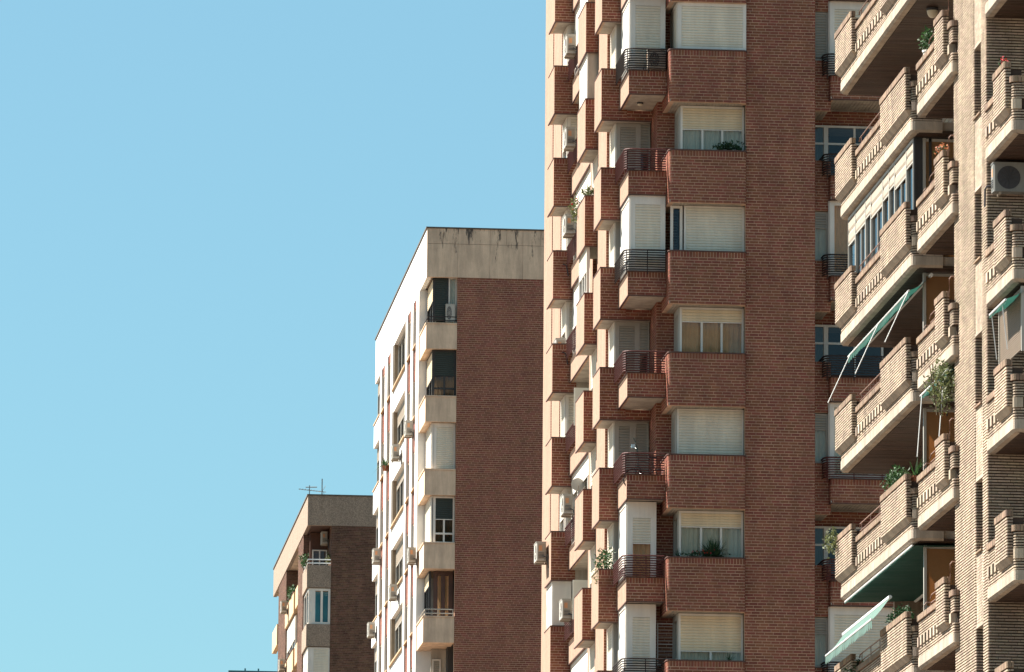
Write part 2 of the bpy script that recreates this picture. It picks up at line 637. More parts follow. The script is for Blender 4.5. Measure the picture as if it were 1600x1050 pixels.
def facing(parent, path, z0, z1, soldier=0.0, thick=.12, name="parapet", brick="red_brick", mortar="red_mortar", P=RB, pick=None, rnd=None, side=None):
    """brick-faced wall along a plan path; with `side`, the left-facing run is smooth, with sunlight painted into its colour"""
    rnd = rnd or random.Random(int(path[0][0]*977+path[0][1]*131+z0*17))
    core = MB().ribbon(path, P["proud"], thick, z0+.004, z1-.004).obj(name, mortar, parent)
    if side:
        n = 1
        while n < len(path)-1 and abs(path[n][0]-path[0][0]) < 1e-4 and abs(path[n+1][0]-path[0][0]) < 1e-4:
            n += 1
        lf, path = path[:n+1], path[n:]
        m = MB()
        m.box(lf[0][0], lf[0][0]+P["proud"]-.0005, lf[-1][1]+P["proud"], lf[0][1], z0+.003, z1-.003)
        m.obj("sunlit_face", side, core)
        if len(path) < 2:
            return core
    m = MB()
    if pick:
        single_bricks(core, path, z0, z1, P["co"], P["bl"], P["joint"], P["proud"], soldier, brick, pick, m, rnd)
    else:
        bricks(path, z0, z1, P["co"], P["bl"], P["joint"], P["proud"], soldier, m, rnd=rnd)
    m.obj("brick_facing", brick, core, kind="stuff")
    return core


def railing(parent, path, z0, n, pitch, r, matname, posts=(), pr=.02):
    """horizontal bar railing: a mesh for posts and top rail, each bar its own piece"""
    m = MB()
    m.tube(tubes_path(path, z0+n*pitch), r*1.35, 6)
    for (x, y) in posts:
        m.tube([(x, y, z0-.15), (x, y, z0+n*pitch)], pr, 6)
    o = m.obj("railing", matname, parent)
    for i in range(n):
        MB().tube(tubes_path(path, z0+i*pitch), r, 6).obj("rail_bar", matname, o)
    return o


def soffit_ribbed(parent, x0, x1, y0, y1, z, along='y', pitch=.11, matname="soffit_white", th=.05, name="soffit"):
    """ceiling of parallel boards with open joints, lying just above z"""
    m = MB()
    m.box(x0, x1, y0, y1, z+.02, z+th)
    rnd = random.Random(int(x0*31+y0*57+z*13))
    if along == 'y':
        n = max(1, round((x1-x0)/pitch))
        for i in range(n):
            a = x0+(x1-x0)*i/n
            m.box(a+.008, a+(x1-x0)/n-.008, y0+.003, y1-.003, z+rnd.uniform(0, .004), z+.0195)
    else:
        n = max(1, round((y1-y0)/pitch))
        for i in range(n):
            a = y0+(y1-y0)*i/n
            m.box(x0+.003, x1-.003, a+.006, a+(y1-y0)/n-.006, z+rnd.uniform(0, .005), z+.0195)
    return m.obj(name, matname, parent)


# shutters of the front bay, storey by storey: (down fraction, columns, curtain, shutter material)
BAY = {2: (1, 2, None, "shutter_white"), 1: (1, 2, None, "shutter_white"), 0: (1, 2, None, "shutter_white"), -1: (.48, 3, "curtain", "shutter_cream"),
       -2: (1, 2, None, "shutter_white"), -3: (.27, 3, "curtain_gold", "shutter_cream"), -4: (1, 2, None, "shutter_white"),
       -5: (.30, 3, "curtain", "shutter_cream"), -6: (.78, 2, "curtain", "shutter_cream"), -7: (.5, 2, "curtain", "shutter_cream")}
ENCL = {2: 1, 1: 0, 0: 1, -1: 0, -2: 1, -3: 0, -4: 0, -5: 2, -6: 2, -7: 0}       # glazed terrace: 1 flush, 2 set back
pick_bay = lambda a, b, za, zb, cum: (b-a) > .2 and a > 2.6

for k, z in LEV:
    # ---- front bay parapet
    p = rpath([(21.17, 177.9), (21.17, 176.14), (23.38, 176.14), (23.38, 176.44)], .13)
    sep = pick_bay if k in (-2, -3, -4) else None
    o = facing(tower, p, z-1.5, z, .17, .14, pick=sep)
    MB().ribbon(p, -.02, .16, z+.002, z+.032).obj("coping", "coping_dark", o)
    MB().box(21.32, 23.24, 176.28, 176.82, z-1.2, z-.03).obj("parapet_body", "red_mortar", o)
    soffit_ribbed(o, 21.19, 23.34, 176.17, 176.80, z-1.49, 'y', .09)
    soffit_ribbed(o, 21.19, 21.62, 176.806, 177.88, z-1.49, 'y', .09)
    # ---- bay window
    sh, cols, cur, sm = BAY[k]
    if k == 0:
        window(tower, Fr('F', 176.30), 21.42, 23.37, z+.035, z+1.40, 1, 2, shutter=sm, bar=.10)
        window(tower, Fr('L', 21.42), 176.31, 177.84, z+.035, z+1.40, 1, 1, shutter=sm, bar=.09)
        MB().box(21.45, 23.3, 177.2, 177.24, z+.03, z+1.4).obj("blind_backing", "interior", tower)
    elif k == -2:
        window(tower, Fr('F', 176.66), 21.66, 23.378, z+.02, z+1.40, 1, 2, shutter=sm)
        window(tower, Fr('F', 176.70), 21.28, 21.62, z+.02, z+1.40, 0, 1, glass="glass_dark", bar=.075)
    else:
        bx = 21.56 if k != -4 else 21.50
        window(tower, Fr('F', 176.74), bx, 23.378, z+.02, z+1.40, sh, cols, shutter=sm, curtain=cur, bar=.045 if sh > .9 else .06,
               head=.0)
        window(tower, Fr('L', bx-.002), 176.75, 177.84, z+.02, z+1.40, 0 if k in (-5, -6) else 1, 1, frame="frame_grey", shutter="shutter_grey", bar=.16)
    # ---- brick pier between terrace and bay
    facing(tower, [(21.03, 179.4), (21.03, 177.86), (21.62, 177.86)], z-1.5, z+1.4, 0, .12, name="pier")
    # ---- corner terrace
    p = [(20.08, 179.1), (20.08, 176.75), (21.16, 176.75)]
    o = facing(tower, p, z-1.18, z-.51, .17, .12, name="terrace_parapet", side="red_brick_sunlit")
    MB().ribbon(p, -.015, .14, z-.508, z-.478).obj("coping", "coping_dark", o)
    MB().box(20.10, 21.15, 176.77, 179.09, z-1.172, z-1.0).obj("soffit", "soffit_white", o)
    MB().ribbon(p, -.004, .05, z-1.205, z-1.182).obj("drip_edge", "coping_dark", o)
    rp = rpath([(19.97, 179.06), (19.97, 176.60), (21.13, 176.60)], .30, 6)
    rm = "rail_maroon" if k in (-1, -4, -5, -3) else "rail_dark"
    railing(tower, rp, z-.46, 8, .069, .019, rm, posts=((20.03, 176.66), (20.62, 176.61)) if k not in (-4,) else ((20.03, 176.66),), pr=.014)
    # ---- left corner balcony box
    p = [(19.56, 180.95), (19.56, 179.1), (20.30, 179.1)]
    o = facing(tower, p, z-1.48, z, .17, .12, side="red_brick_sunlit")
    MB().ribbon(p, -.012, .14, z+.002, z+.028).obj("coping", "coping_dark", o)
    p2 = [(20.302, 179.102), (21.03, 179.102)]
    facing(tower, p2, z-1.48, z-1.19, 0, .12, name="fascia")
    MB().box(19.585, 21.02, 179.13, 180.94, z-1.472, z-1.30).obj("soffit", "soffit_white", o)
    MB().ribbon([(19.56, 180.95), (19.56, 179.1), (21.02, 179.1)], -.012, .03, z-1.51, z-1.484).obj("drip_edge", "coping_dark", o)
    MB().box(20.3, 21.02, 179.25, 179.55, z-1.18, z-1.05).obj("terrace_floor", "soffit_white", o)
    # gallery glazing above the box
    if k in (1, 2):
        window(tower, Fr('L', 19.62), 179.2, 180.94, z+.03, z+1.42, 1, 2, bar=.08)
        window(tower, Fr('F', 179.19), 19.625, 20.06, z+.03, z+1.42, 1, 1, bar=.10, shutter="frame_white", slat=.5)
        window(tower, Fr('F', 179.55), 20.07, 21.02, z-1.0, z+1.42, 1, 1, bar=.10, shutter="shutter_white")
    else:
        window(tower, Fr('L', 20.04), 179.60, 180.98, z-.02, z+1.42, 1, 2, bar=.07)
        fr = Fr('F', 179.58)
        if k in (-1, -3):
            window(tower, fr, 20.045, 20.72, z-1.0, z+1.42, .52 if k == -1 else .75, 1, frame="frame_grey", shutter="shutter_grey", glass="glass_dark", bar=.11, slat=.075)
            window(tower, fr, 20.722, 21.02, z-1.0, z+1.42, .35, 1, frame="frame_grey", shutter="shutter_grey", glass="glass_dark", bar=.03)
        else:
            window(tower, fr, 20.045, 20.60, z-1.0, z+1.42, 1, 1, frame="frame_grey", shutter="shutter_grey", bar=.12)
            window(tower, fr, 20.602, 21.02, z-1.0, z+1.42, 1, 1, frame="frame_grey", shutter="shutter_grey", bar=.05)
    # glazed-in terrace
    e = ENCL[k]
    if e:
        y = (177.06 if k == 0 else 176.86) if e == 1 else 177.25
        window(tower, Fr('L', 20.15), y+.004, 179.06, z-.48, z+1.70, 1, 2, bar=.09, shutter="frame_white", slat=.6)
        if e == 1:
            window(tower, Fr('F', y), 20.155, 21.15, z-.48, z+1.70, 1, 1, bar=.14, head=.12)
        elif k == -5:
            window(tower, Fr('F', y), 20.155, 20.98, z-1.0, z+1.70, .34, 1, bar=.16, head=.30, curtain="curtain_gold")
        else:
            window(tower, Fr('F', y), 20.155, 20.98, z-1.0, z+1.70, 1, 1, bar=.17, head=.20)
    # ---- second balcony box on the left side
    p = [(19.56, 185.62), (19.56, 183.4), (20.2, 183.4)]
    o = facing(tower, p, z-1.48, z, .17, .12, side="red_brick_sunlit")
    MB().ribbon(p, -.012, .14, z+.002, z+.028).obj("coping", "coping_dark", o)
    MB().box(19.585, 20.2, 183.43, 185.6, z-1.472, z-1.30).obj("soffit", "soffit_white", o)
    MB().ribbon(p, -.012, .03, z-1.51, z-1.484).obj("drip_edge", "coping_dark", o)
    if k in (1, 0):
        window(tower, Fr('L', 19.64), 183.5, 185.6, z+.03, z+1.42, 1, 2, bar=.08, shutter="frame_white", slat=.7)
        MB().box(19.645, 20.1, 183.48, 183.53, z+.03, z+1.42).obj("end_panel", "tan_render" if k == 1 else "soffit_white", tower)
    elif k == -2:
        window(tower, Fr('L', 19.66), 183.5, 185.6, z+.03, z+1.42, .5, 3, bar=.07)
    else:
        window(tower, Fr('L', 20.04), 183.9, 185.6, z-.02, z+1.42, .7, 2, bar=.07)
    # ---- second terrace on the left side
    p = [(20.10, 192.49), (20.10, 186.4), (20.9, 186.4)]
    o = facing(tower, p, z-1.18, z-.51, .17, .12, name="terrace_parapet", side="red_brick_sunlit")
    MB().box(20.12, 21.02, 186.42, 192.48, z-1.172, z-1.0).obj("soffit", "soffit_white", o)
    MB().ribbon(p, -.012, .03, z-1.205, z-1.182).obj("drip_edge", "coping_dark", o)
    rp = rpath([(19.985, 192.45), (19.985, 186.3), (20.6, 186.3)], .25, 4)
    railing(tower, rp, z-.46, 8, .069, .019, "rail_maroon", posts=((19.99, 190.2), (19.99, 188.1)), pr=.014)
    if k in (1, -1, -2, -4, -6):
        window(tower, Fr('L', 20.20), 186.5, 192.4, z-.46, z+1.70, .25 if k in (-1, -4) else 1, 4, bar=.09, shutter="frame_white", slat=.7)
    else:
        window(tower, Fr('L', 21.0), 186.5, 192.4, z-1.0, z+1.42, .6, 4, bar=.09)
    # ---- third balcony box
    p = [(19.56, 194.35), (19.56, 192.5), (20.3, 192.5)]
    o = facing(tower, p, z-1.48, z, .17, .12, side="red_brick_sunlit")
    MB().ribbon(p, -.012, .14, z+.002, z+.028).obj("coping", "coping_dark", o)
    MB().box(19.585, 20.3, 192.53, 194.33, z-1.472, z-1.30).obj("soffit", "soffit_white", o)
    MB().ribbon(p, -.012, .03, z-1.51, z-1.484).obj("drip_edge", "coping_dark", o)
    if k == -5:
        window(tower, Fr('L', 19.64), 192.6, 194.3, z+.03, z+1.42, 1, 1, bar=.08, shutter="frame_white", slat=.7)
        window(tower, Fr('F', 192.6), 19.645, 20.2, z+.03, z+1.42, 1, 1, bar=.10, shutter="frame_white", slat=.7)
    else:
        window(tower, Fr('L', 20.04), 193.05, 194.38, z-.02, z+1.42, 1 if k % 2 else .6, 1, bar=.07)
        window(tower, Fr('F', 193.0), 20.045, 20.9, z-.02, z+1.42, 1, 1, bar=.08)
    # ---- right of the blank panel: spandrel, recessed window, terrace
    facing(tower, [(25.372, 176.98), (25.9, 176.98)], z-1.48, z-.02, 0, .14, name="spandrel")
    soffit_ribbed(tower, 25.38, 25.84, 177.13, 178.40, z-1.48, 'y', .10)
    p = rpath([(25.84, 178.4), (25.84, 176.70), (28.3, 176.70)], .13)
    o = facing(tower, p, z-1.18, z-.51, .17, .12, name="terrace_parapet")
    MB().ribbon(p, -.012, .14, z-.508, z-.478).obj("coping", "coping_dark", o)
    MB().ribbon(p, -.008, .05, z-1.205, z-1.182).obj("drip_edge", "coping_dark", o)
    soffit_ribbed(o, 25.86, 28.25, 176.72, 178.40, z-1.175, 'y', .10)
    facing(tower, [(25.38, 178.42), (28.3, 178.42)], z-1.62, z-1.19, 0, .10, name="lintel")
    rp = rpath([(25.66, 178.35), (25.66, 176.58), (28.3, 176.58)], .30, 6)
    railing(tower, rp, z-.46, 8, .069, .019, "rail_maroon" if k in (-4, -5) else "rail_dark", posts=((25.75, 176.68), (26.5, 176.59), (27.3, 176.59)), pr=.014)
    if k in (0, -2, -4, -6):
        window(tower, Fr('F', 176.92), 25.86, 28.2, z-.47, z+1.70, 1 if k in (0, -6) else 0, 2 if k != -2 else 4, bar=.13, head=.10 if k in (0, -6) else 0,
               curtain="curtain_gold" if k == -2 else "curtain")
        window(tower, Fr('L', 25.855), 176.93, 178.3, z-.47, z+1.70, 1, 1, bar=.10)
        window(tower, Fr('F', 177.10), 25.39, 25.83, z+.0, z+1.40, .98 if k == 0 else .3, 1, frame="frame_grey", shutter="shutter_grey", curtain="curtain", bar=.05)
    else:
        window(tower, Fr('F', 178.30), 25.39, 25.95, z-1.0, z+1.26, 0, 1, frame="frame_white", glass="glass_dark", curtain="curtain", rows=2, transom=.78, bar=.06)
        window(tower, Fr('F', 178.30), 25.952, 27.6, z-1.0, z+1.26, 0, 2, frame="frame_white", glass="glass_dark", rows=2, transom=.78, bar=.06)

# full-height brick pieces of the tower
facing(tower, [(23.385, 176.42), (25.37, 176.42), (25.37, 178.4)], ZLO, ZHI, 0, .2, name="wall")
facing(tower, [(19.93, 183.42), (19.93, 181.0), (20.10, 181.0)], ZLO, ZHI+1, 0, .14, name="pier", side="red_brick_sunlit")
facing(tower, [(20.04, 186.4), (20.04, 185.64), (20.2, 185.64)], ZLO, ZHI+1, 0, .14, name="pier", side="red_brick_sunlit")
facing(tower, [(19.98, 196.8), (19.98, 194.4), (20.12, 194.4)], ZLO, ZHI+1, 0, .14, name="pier", side="red_brick_sunlit")
facing(tower, [(19.97, 199.4), (19.97, 196.95), (20.3, 196.95)], ZLO, ZHI+1, 0, .14, name="wall", side="red_brick_sunlit")


# ================================================================== cream brick building on the right
cream = thing("apartment_building", "cream brick apartment building with long sunlit balconies and brick dentils at the right edge", "building", (24, 131, 0))
CB = dict(co=.058, bl=.25, joint=.027, proud=.030)
CF = dict(brick="cream_brick", mortar="cream_mortar", P=CB)


def cream_parapet(path, zf, name="balcony_parapet"):
    """slab edge, brick courses, open dentil course of headers and a coping of bricks on edge"""
    o = facing(cream, path, zf+.24, zf+.46, 0, .14, name=name, **CF)
    facing(cream, path, zf+.66, zf+.98, 0, .14, name=name, **CF)
    MB().ribbon(path, .095, .15, zf+.455, zf+.665).obj("recess_back", "cream_mortar", o)
    m = MB()
    cum = [0.0]
    for a, b in zip(path, path[1:]):
        cum.append(cum[-1]+math.hypot(b[0]-a[0], b[1]-a[1]))
    s = .05
    while s < cum[-1]-.2:
        add_brick(m, path, cum, s, s+.19, zf+.462, zf+.655, .12, .03)
        s += .41
    m.obj("dentil_course", "cream_brick", o, kind="stuff")
    m = MB()
    a, b, c = offset(path, .012), offset(path, -.035), offset(path, -.16)
    n = len(path)
    for i in range(n-1):
        m.face([(*a[i], zf+.24), (*a[i+1], zf+.24), (*a[i+1], zf+.05), (*a[i], zf+.05)])
        m.face([(*a[i], zf+.05), (*a[i+1], zf+.05), (*b[i+1], zf), (*b[i], zf)])
        m.face([(*b[i], zf), (*b[i+1], zf), (*c[i+1], zf), (*c[i], zf)])
        m.face([(*a[i], zf+.24), (*a[i+1], zf+.24), (*c[i+1], zf+.243), (*c[i], zf+.243)])
    m.obj("slab_edge", "cream_concrete", o)
    cp = MB()
    pth = offset(path, .035)
    bricks(pth, zf+.985, zf+1.115, .13, .066, .012, .10, 0, cp)
    cp.obj("coping", "coping_brick", o)
    return o


def planter(parent, x, y0, y1, zf, top=1.42, xi=.12):
    """projecting brick box on a parapet with a chamfered underside and brick-on-edge coping"""
    path = rpath([(x+xi, y1), (x, y1), (x, y0), (x+xi, y0)], .045, 3)
    o = facing(cream, path, zf+.50, zf+top-.14, 0, .10, name="planter_box", **CF)
    MB().box(x+.06, x+.34, y0+.06, y1-.06, zf+.6, zf+top-.16).obj("planter_body", "cream_mortar", o)
    m = MB()
    m.quadbox([(x+.10, y0+.10, zf+.40), (x+xi+.05, y0+.10, zf+.40), (x+xi+.05, y1-.10, zf+.40), (x+.10, y1-.10, zf+.40),
               (x+.003, y0+.003, zf+.50), (x+xi+.05, y0+.003, zf+.50), (x+xi+.05, y1-.003, zf+.50), (x+.003, y1-.003, zf+.50)])
    m.obj("chamfer", "cream_concrete", o)
    cp = MB()
    bricks(offset(path, .02), zf+top-.135, zf+top, .13, .066, .012, .10, 0, cp)
    cp.obj("coping", "coping_brick", o)
    return o


ELEV = [(k, 28.39+2.905*k) for k in range(-5, 3)]
MB().box(23.2, 27.5, 122.3, 142.0, 0, 37).obj("core_wall", "interior", cream)
MB().box(21.0, 27.5, 122.2, 142.0, 0, 13.2).obj("lower_wall", "cream_brick", cream)
MB().box(20.9, 27.5, 119.2, 142.2, 37, 37.8).obj("roof", "cream_concrete", cream)

rail_r = .014
MB().box(22.15, 23.2, 141.45, 141.65, 13.2, 37).obj("end_wall", "cream_brick", cream)
for k, zf in ELEV:
    # ---- long balcony
    p = rpath([(22.3, 141.7), (20.95, 141.7), (20.95, 131.42), (21.62, 131.42)], .16, 4)
    o = cream_parapet(p, zf)
    planter(cream, 20.83, 139.2, 141.72, zf)
    planter(cream, 20.83, 131.5, 135.0, zf)
    MB().box(21.1, 23.2, 131.5, 141.6, zf+.05, zf+.24).obj("floor_slab", "cream_concrete", o)
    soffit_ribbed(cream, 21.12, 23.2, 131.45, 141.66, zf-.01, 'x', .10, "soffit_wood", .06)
    m = MB()
    for dz in (1.24, 1.40):
        m.tube([(21.02, 139.25, zf+dz-.06), (21.02, 139.15, zf+dz), (21.02, 135.05, zf+dz)], rail_r, 6)
    for y in (138.9, 137.6, 136.3, 135.1):
        m.tube([(21.02, y, zf+1.1), (21.02, y, zf+1.40)], .011, 6)
    m.obj("handrail", "rail_brown", cream)
    # back wall of the long balcony
    if k not in (-1,):
        facing(cream, [(22.75, 141.7), (22.75, 131.5)], zf+.24, zf+2.88, 0, .2, name="back_wall", brick="cream_brick", mortar="cream_mortar",
               P=dict(co=.116, bl=.5, joint=.02, proud=.01))
    # ---- end partition of amber glass
    if k <= -1:
        zt = zf+2.86 if k != -1 else zf+2.86
        m = MB()
        m.box(21.27, 21.33, 131.86, 131.94, zf+.25, zf+2.87)
        m.box(21.33, 22.74, 131.88, 131.92, zf+2.80, zf+2.86)
        m.box(21.33, 22.74, 131.88, 131.92, zf+1.50, zf+1.58)
        m.box(21.33, 22.74, 131.88, 131.92, zf+.25, zf+.32)
        q = m.obj("end_screen", "frame_grey", cream)
        for (a, b) in ((.32, 1.50), (1.58, 2.80)):
            MB().box(21.33, 22.73, 131.895, 131.905, zf+a, zf+b).obj("amber_pane", "amber_glass", q)
    # ---- short balcony
    p = rpath([(21.7, 129.95), (20.83, 129.95), (20.83, 125.42), (21.0, 125.42)], .12, 4)
    o = cream_parapet(p, zf)
    planter(cream, 20.71, 125.85, 126.95, zf, 1.42)
    MB().box(20.95, 23.2, 126.04, 129.85, zf+.05, zf+.24).obj("floor_slab", "cream_concrete", o)
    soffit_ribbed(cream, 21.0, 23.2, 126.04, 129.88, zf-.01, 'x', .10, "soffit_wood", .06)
    m = MB()
    for dz in (1.24, 1.40):
        m.tube([(20.9, 128.75, zf+dz-.06), (20.9, 128.6, zf+dz), (20.9, 127.0, zf+dz)], rail_r, 6)
    m.tube([(20.9, 128.0, zf+1.1), (20.9, 128.0, zf+1.40)], .011, 6)
    for x in (20.92,):
        m.tube([(20.98, 130.02, zf+1.1), (20.98, 130.02, zf+1.36), (21.02, 130.02, zf+1.42), (21.25, 130.02, zf+1.42)], rail_r, 6)
        m.tube([(20.84, 125.9, zf+1.40), (20.84, 125.9, zf+1.68), (20.88, 125.9, zf+1.73), (21.0, 125.9, zf+1.73)], rail_r, 6)
    m.obj("handrail", "rail_brown", cream)
    facing(cream, [(22.6, 129.9), (22.6, 126.05)], zf+.24, zf+2.88, 0, .2, name="back_wall", brick="cream_brick", mortar="cream_mortar",
           P=dict(co=.116, bl=.5, joint=.02, proud=.01))

# wall running in depth between the balconies, and the narrow window column
ZA, ZB = 14.0, 36.5
facing(cream, rpath([(21.3, 126.0), (20.95, 126.0), (20.95, 123.52), (21.35, 123.52)], .05, 3), ZA, ZB, 0, .2, name="pier", **CF)
for j in range(-4, 4):
    z0 = 24.14+2.905*j
    o = facing(cream, [(20.965, 123.50), (20.965, 122.70)], z0+1.47, z0+2.905, 0, .14, name="spandrel", brick="cream_brick", mortar="cream_brick",
               P=dict(co=.058, bl=.125, joint=.010, proud=.006))
    MB().box(20.955, 21.3, 122.70, 123.50, z0+1.43, z0+1.468).obj("lintel", "cream_concrete", o)
    MB().quadbox([(20.92, 122.7, z0-.01), (21.3, 122.7, z0+.02), (21.3, 123.5, z0+.02), (20.92, 123.5, z0-.01),
                  (20.92, 122.7, z0+.02), (21.3, 122.7, z0+.06), (21.3, 123.5, z0+.06), (20.92, 123.5, z0+.02)]).obj("window_sill", "coping_brick", o)
    window(cream, Fr('L', 21.32), 122.7, 123.5, z0+.05, z0+1.43, .3, 1, frame="frame_brown", glass="glass_dark", bar=.05)

# corner column and wall that faces the viewer; its most visible bricks are single pieces
n_single = [0]


def pick_wall(a, b, za, zb, cum):
    x = 20.95 + a - cum[-2]
    if 21.02 < x < 21.62 and 16.6 < za < 28.5 and (b-a) > .15 and n_single[0] < 300:
        # only where no balcony hides the wall
        f = (za-25.9) % 2.905
        if f > 1.25:
            n_single[0] += 1
            return True
    return False


facing(cream, rpath([(20.95, 122.66), (20.95, 122.1), (24.5, 122.1)], .05, 3), ZA, ZB, 0, .2, name="wall", pick=pick_wall, **CF)

CLEV = [(k, 25.93+2.905*k) for k in range(-4, 3)]
for k, zf in CLEV:
    p = rpath([(20.95, 122.08), (20.95, 119.1), (23.2, 119.1)], .12, 4)
    o = cream_parapet(p, zf)
    planter(cream, 20.83, 119.25, 120.6, zf, 1.42)
    MB().box(21.1, 23.2, 119.2, 122.05, zf+.05, zf+.24).obj("floor_slab", "cream_concrete", o)
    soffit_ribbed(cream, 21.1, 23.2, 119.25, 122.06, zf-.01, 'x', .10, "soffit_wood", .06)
    m = MB()
    for dz in (1.24, 1.40):
        m.tube([(21.02, 121.6, zf+dz-.06), (21.02, 121.5, zf+dz), (21.02, 120.65, zf+dz)], rail_r, 6)
    m.tube([(21.25, 119.2, zf+1.1), (21.25, 119.2, zf+1.38), (21.28, 119.2, zf+1.42), (21.9, 119.2, zf+1.42)], .018, 6)
    m.tube([(21.25, 119.2, zf+1.28), (21.9, 119.2, zf+1.28)], .012, 6)
    m.obj("handrail", "rail_brown", cream)


# ================================================================== white-sided block in the middle
def streak_mat(name, base, zlo, zhi):
    """concrete with dark drip stains hanging from the top edge"""
    m = M[base].copy()
    m.name = name
    N, L = m.node_tree.nodes, m.node_tree.links
    b = N["Principled BSDF"]
    src = b.inputs["Base Color"].links[0].from_socket
    tc = N.new("ShaderNodeTexCoord")
    mp = N.new("ShaderNodeMapping")
    mp.inputs["Scale"].default_value = (2.6, 1.0, 0.42)
    L.new(tc.outputs["Object"], mp.inputs[0])
    no = N.new("ShaderNodeTexNoise")
    no.inputs["Scale"].default_value = 1.9
    no.inputs["Detail"].default_value = 7
    no.inputs["Roughness"].default_value = 0.72
    L.new(mp.outputs[0], no.inputs["Vector"])
    sp = N.new("ShaderNodeSeparateXYZ")
    L.new(tc.outputs["Object"], sp.inputs[0])
    mr = N.new("ShaderNodeMapRange")
    mr.inputs[1].default_value = zlo
    mr.inputs[2].default_value = zhi
    mr.inputs[3].default_value = 0.0
    mr.inputs[4].default_value = 0.17
    L.new(sp.outputs["Z"], mr.inputs[0])
    ad = N.new("ShaderNodeMath")
    ad.operation = 'ADD'
    L.new(no.outputs["Fac"], ad.inputs[0])
    L.new(mr.outputs[0], ad.inputs[1])
    rp = N.new("ShaderNodeValToRGB")
    rp.color_ramp.elements[0].position = 0.66
    rp.color_ramp.elements[1].position = 0.74
    L.new(ad.outputs[0], rp.inputs[0])
    mx = N.new("ShaderNodeMix")
    mx.data_type = 'RGBA'
    L.new(rp.outputs[0], mx.inputs[0])
    L.new(src, mx.inputs[6])
    mx.inputs[7].default_value = (0.085, 0.07, 0.06, 1)
    L.new(mx.outputs[2], b.inputs["Base Color"])
    M[name] = m


streak_mat("stained_parapet", "stained_concrete", 46.2, 47.6)
white = thing("apartment_building", "white-sided apartment block with a maroon brick end wall and stained concrete parapet", "building", (24, 260, 0))
WB = dict(brick="maroon_brick", mortar="maroon_mortar", P=dict(co=.083, bl=.25, joint=.0195, proud=.008))
X0, Y0, Y1 = 20.11, 247.03, 274.0
MB().box(21.2, 33, 248.5, 273.6, 0, 45.6).obj("core_wall", "interior", white)
MB().box(20.5, 33, 247.5, 273.9, 0, 24.6).obj("lower_wall", "white_render", white)
o = MB().box(20.35, 33, 247.25, 273.8, 45.66, 47.3).obj("roof", "stained_concrete", white)
# parapet panels round the roof
for (z0, z1, cuts) in ((45.62, 46.95, (20.11, 21.33, 22.6, 23.9, 25.2, 26.5, 27.8)), (46.962, 47.56, (20.11, 20.75, 21.33, 22.0, 22.6, 23.25, 23.9, 24.6, 25.2, 26.5, 27.8))):
    for a, b in zip(cuts, cuts[1:]):
        MB().box(a+.004, b-.004, Y0+RND.uniform(0, .006), Y0+.18, z0, z1).obj("panel", "stained_parapet", o)
MB().box(X0+.002, X0+.2, Y0+.185, Y1, 45.62, 47.56).obj("side_parapet", "white_render", o)
MB().box(X0-.04, X0+.26, Y0-.03, Y1+.05, 47.562, 47.62).box(X0+.262, 33, Y0-.03, Y0+.24, 47.562, 47.62).obj("roof_edge", "stained_concrete_dark", o)
facing(white, [(21.33, 247.05), (28.0, 247.05)], 24.5, 45.615, 0, .2, name="wall", **WB)

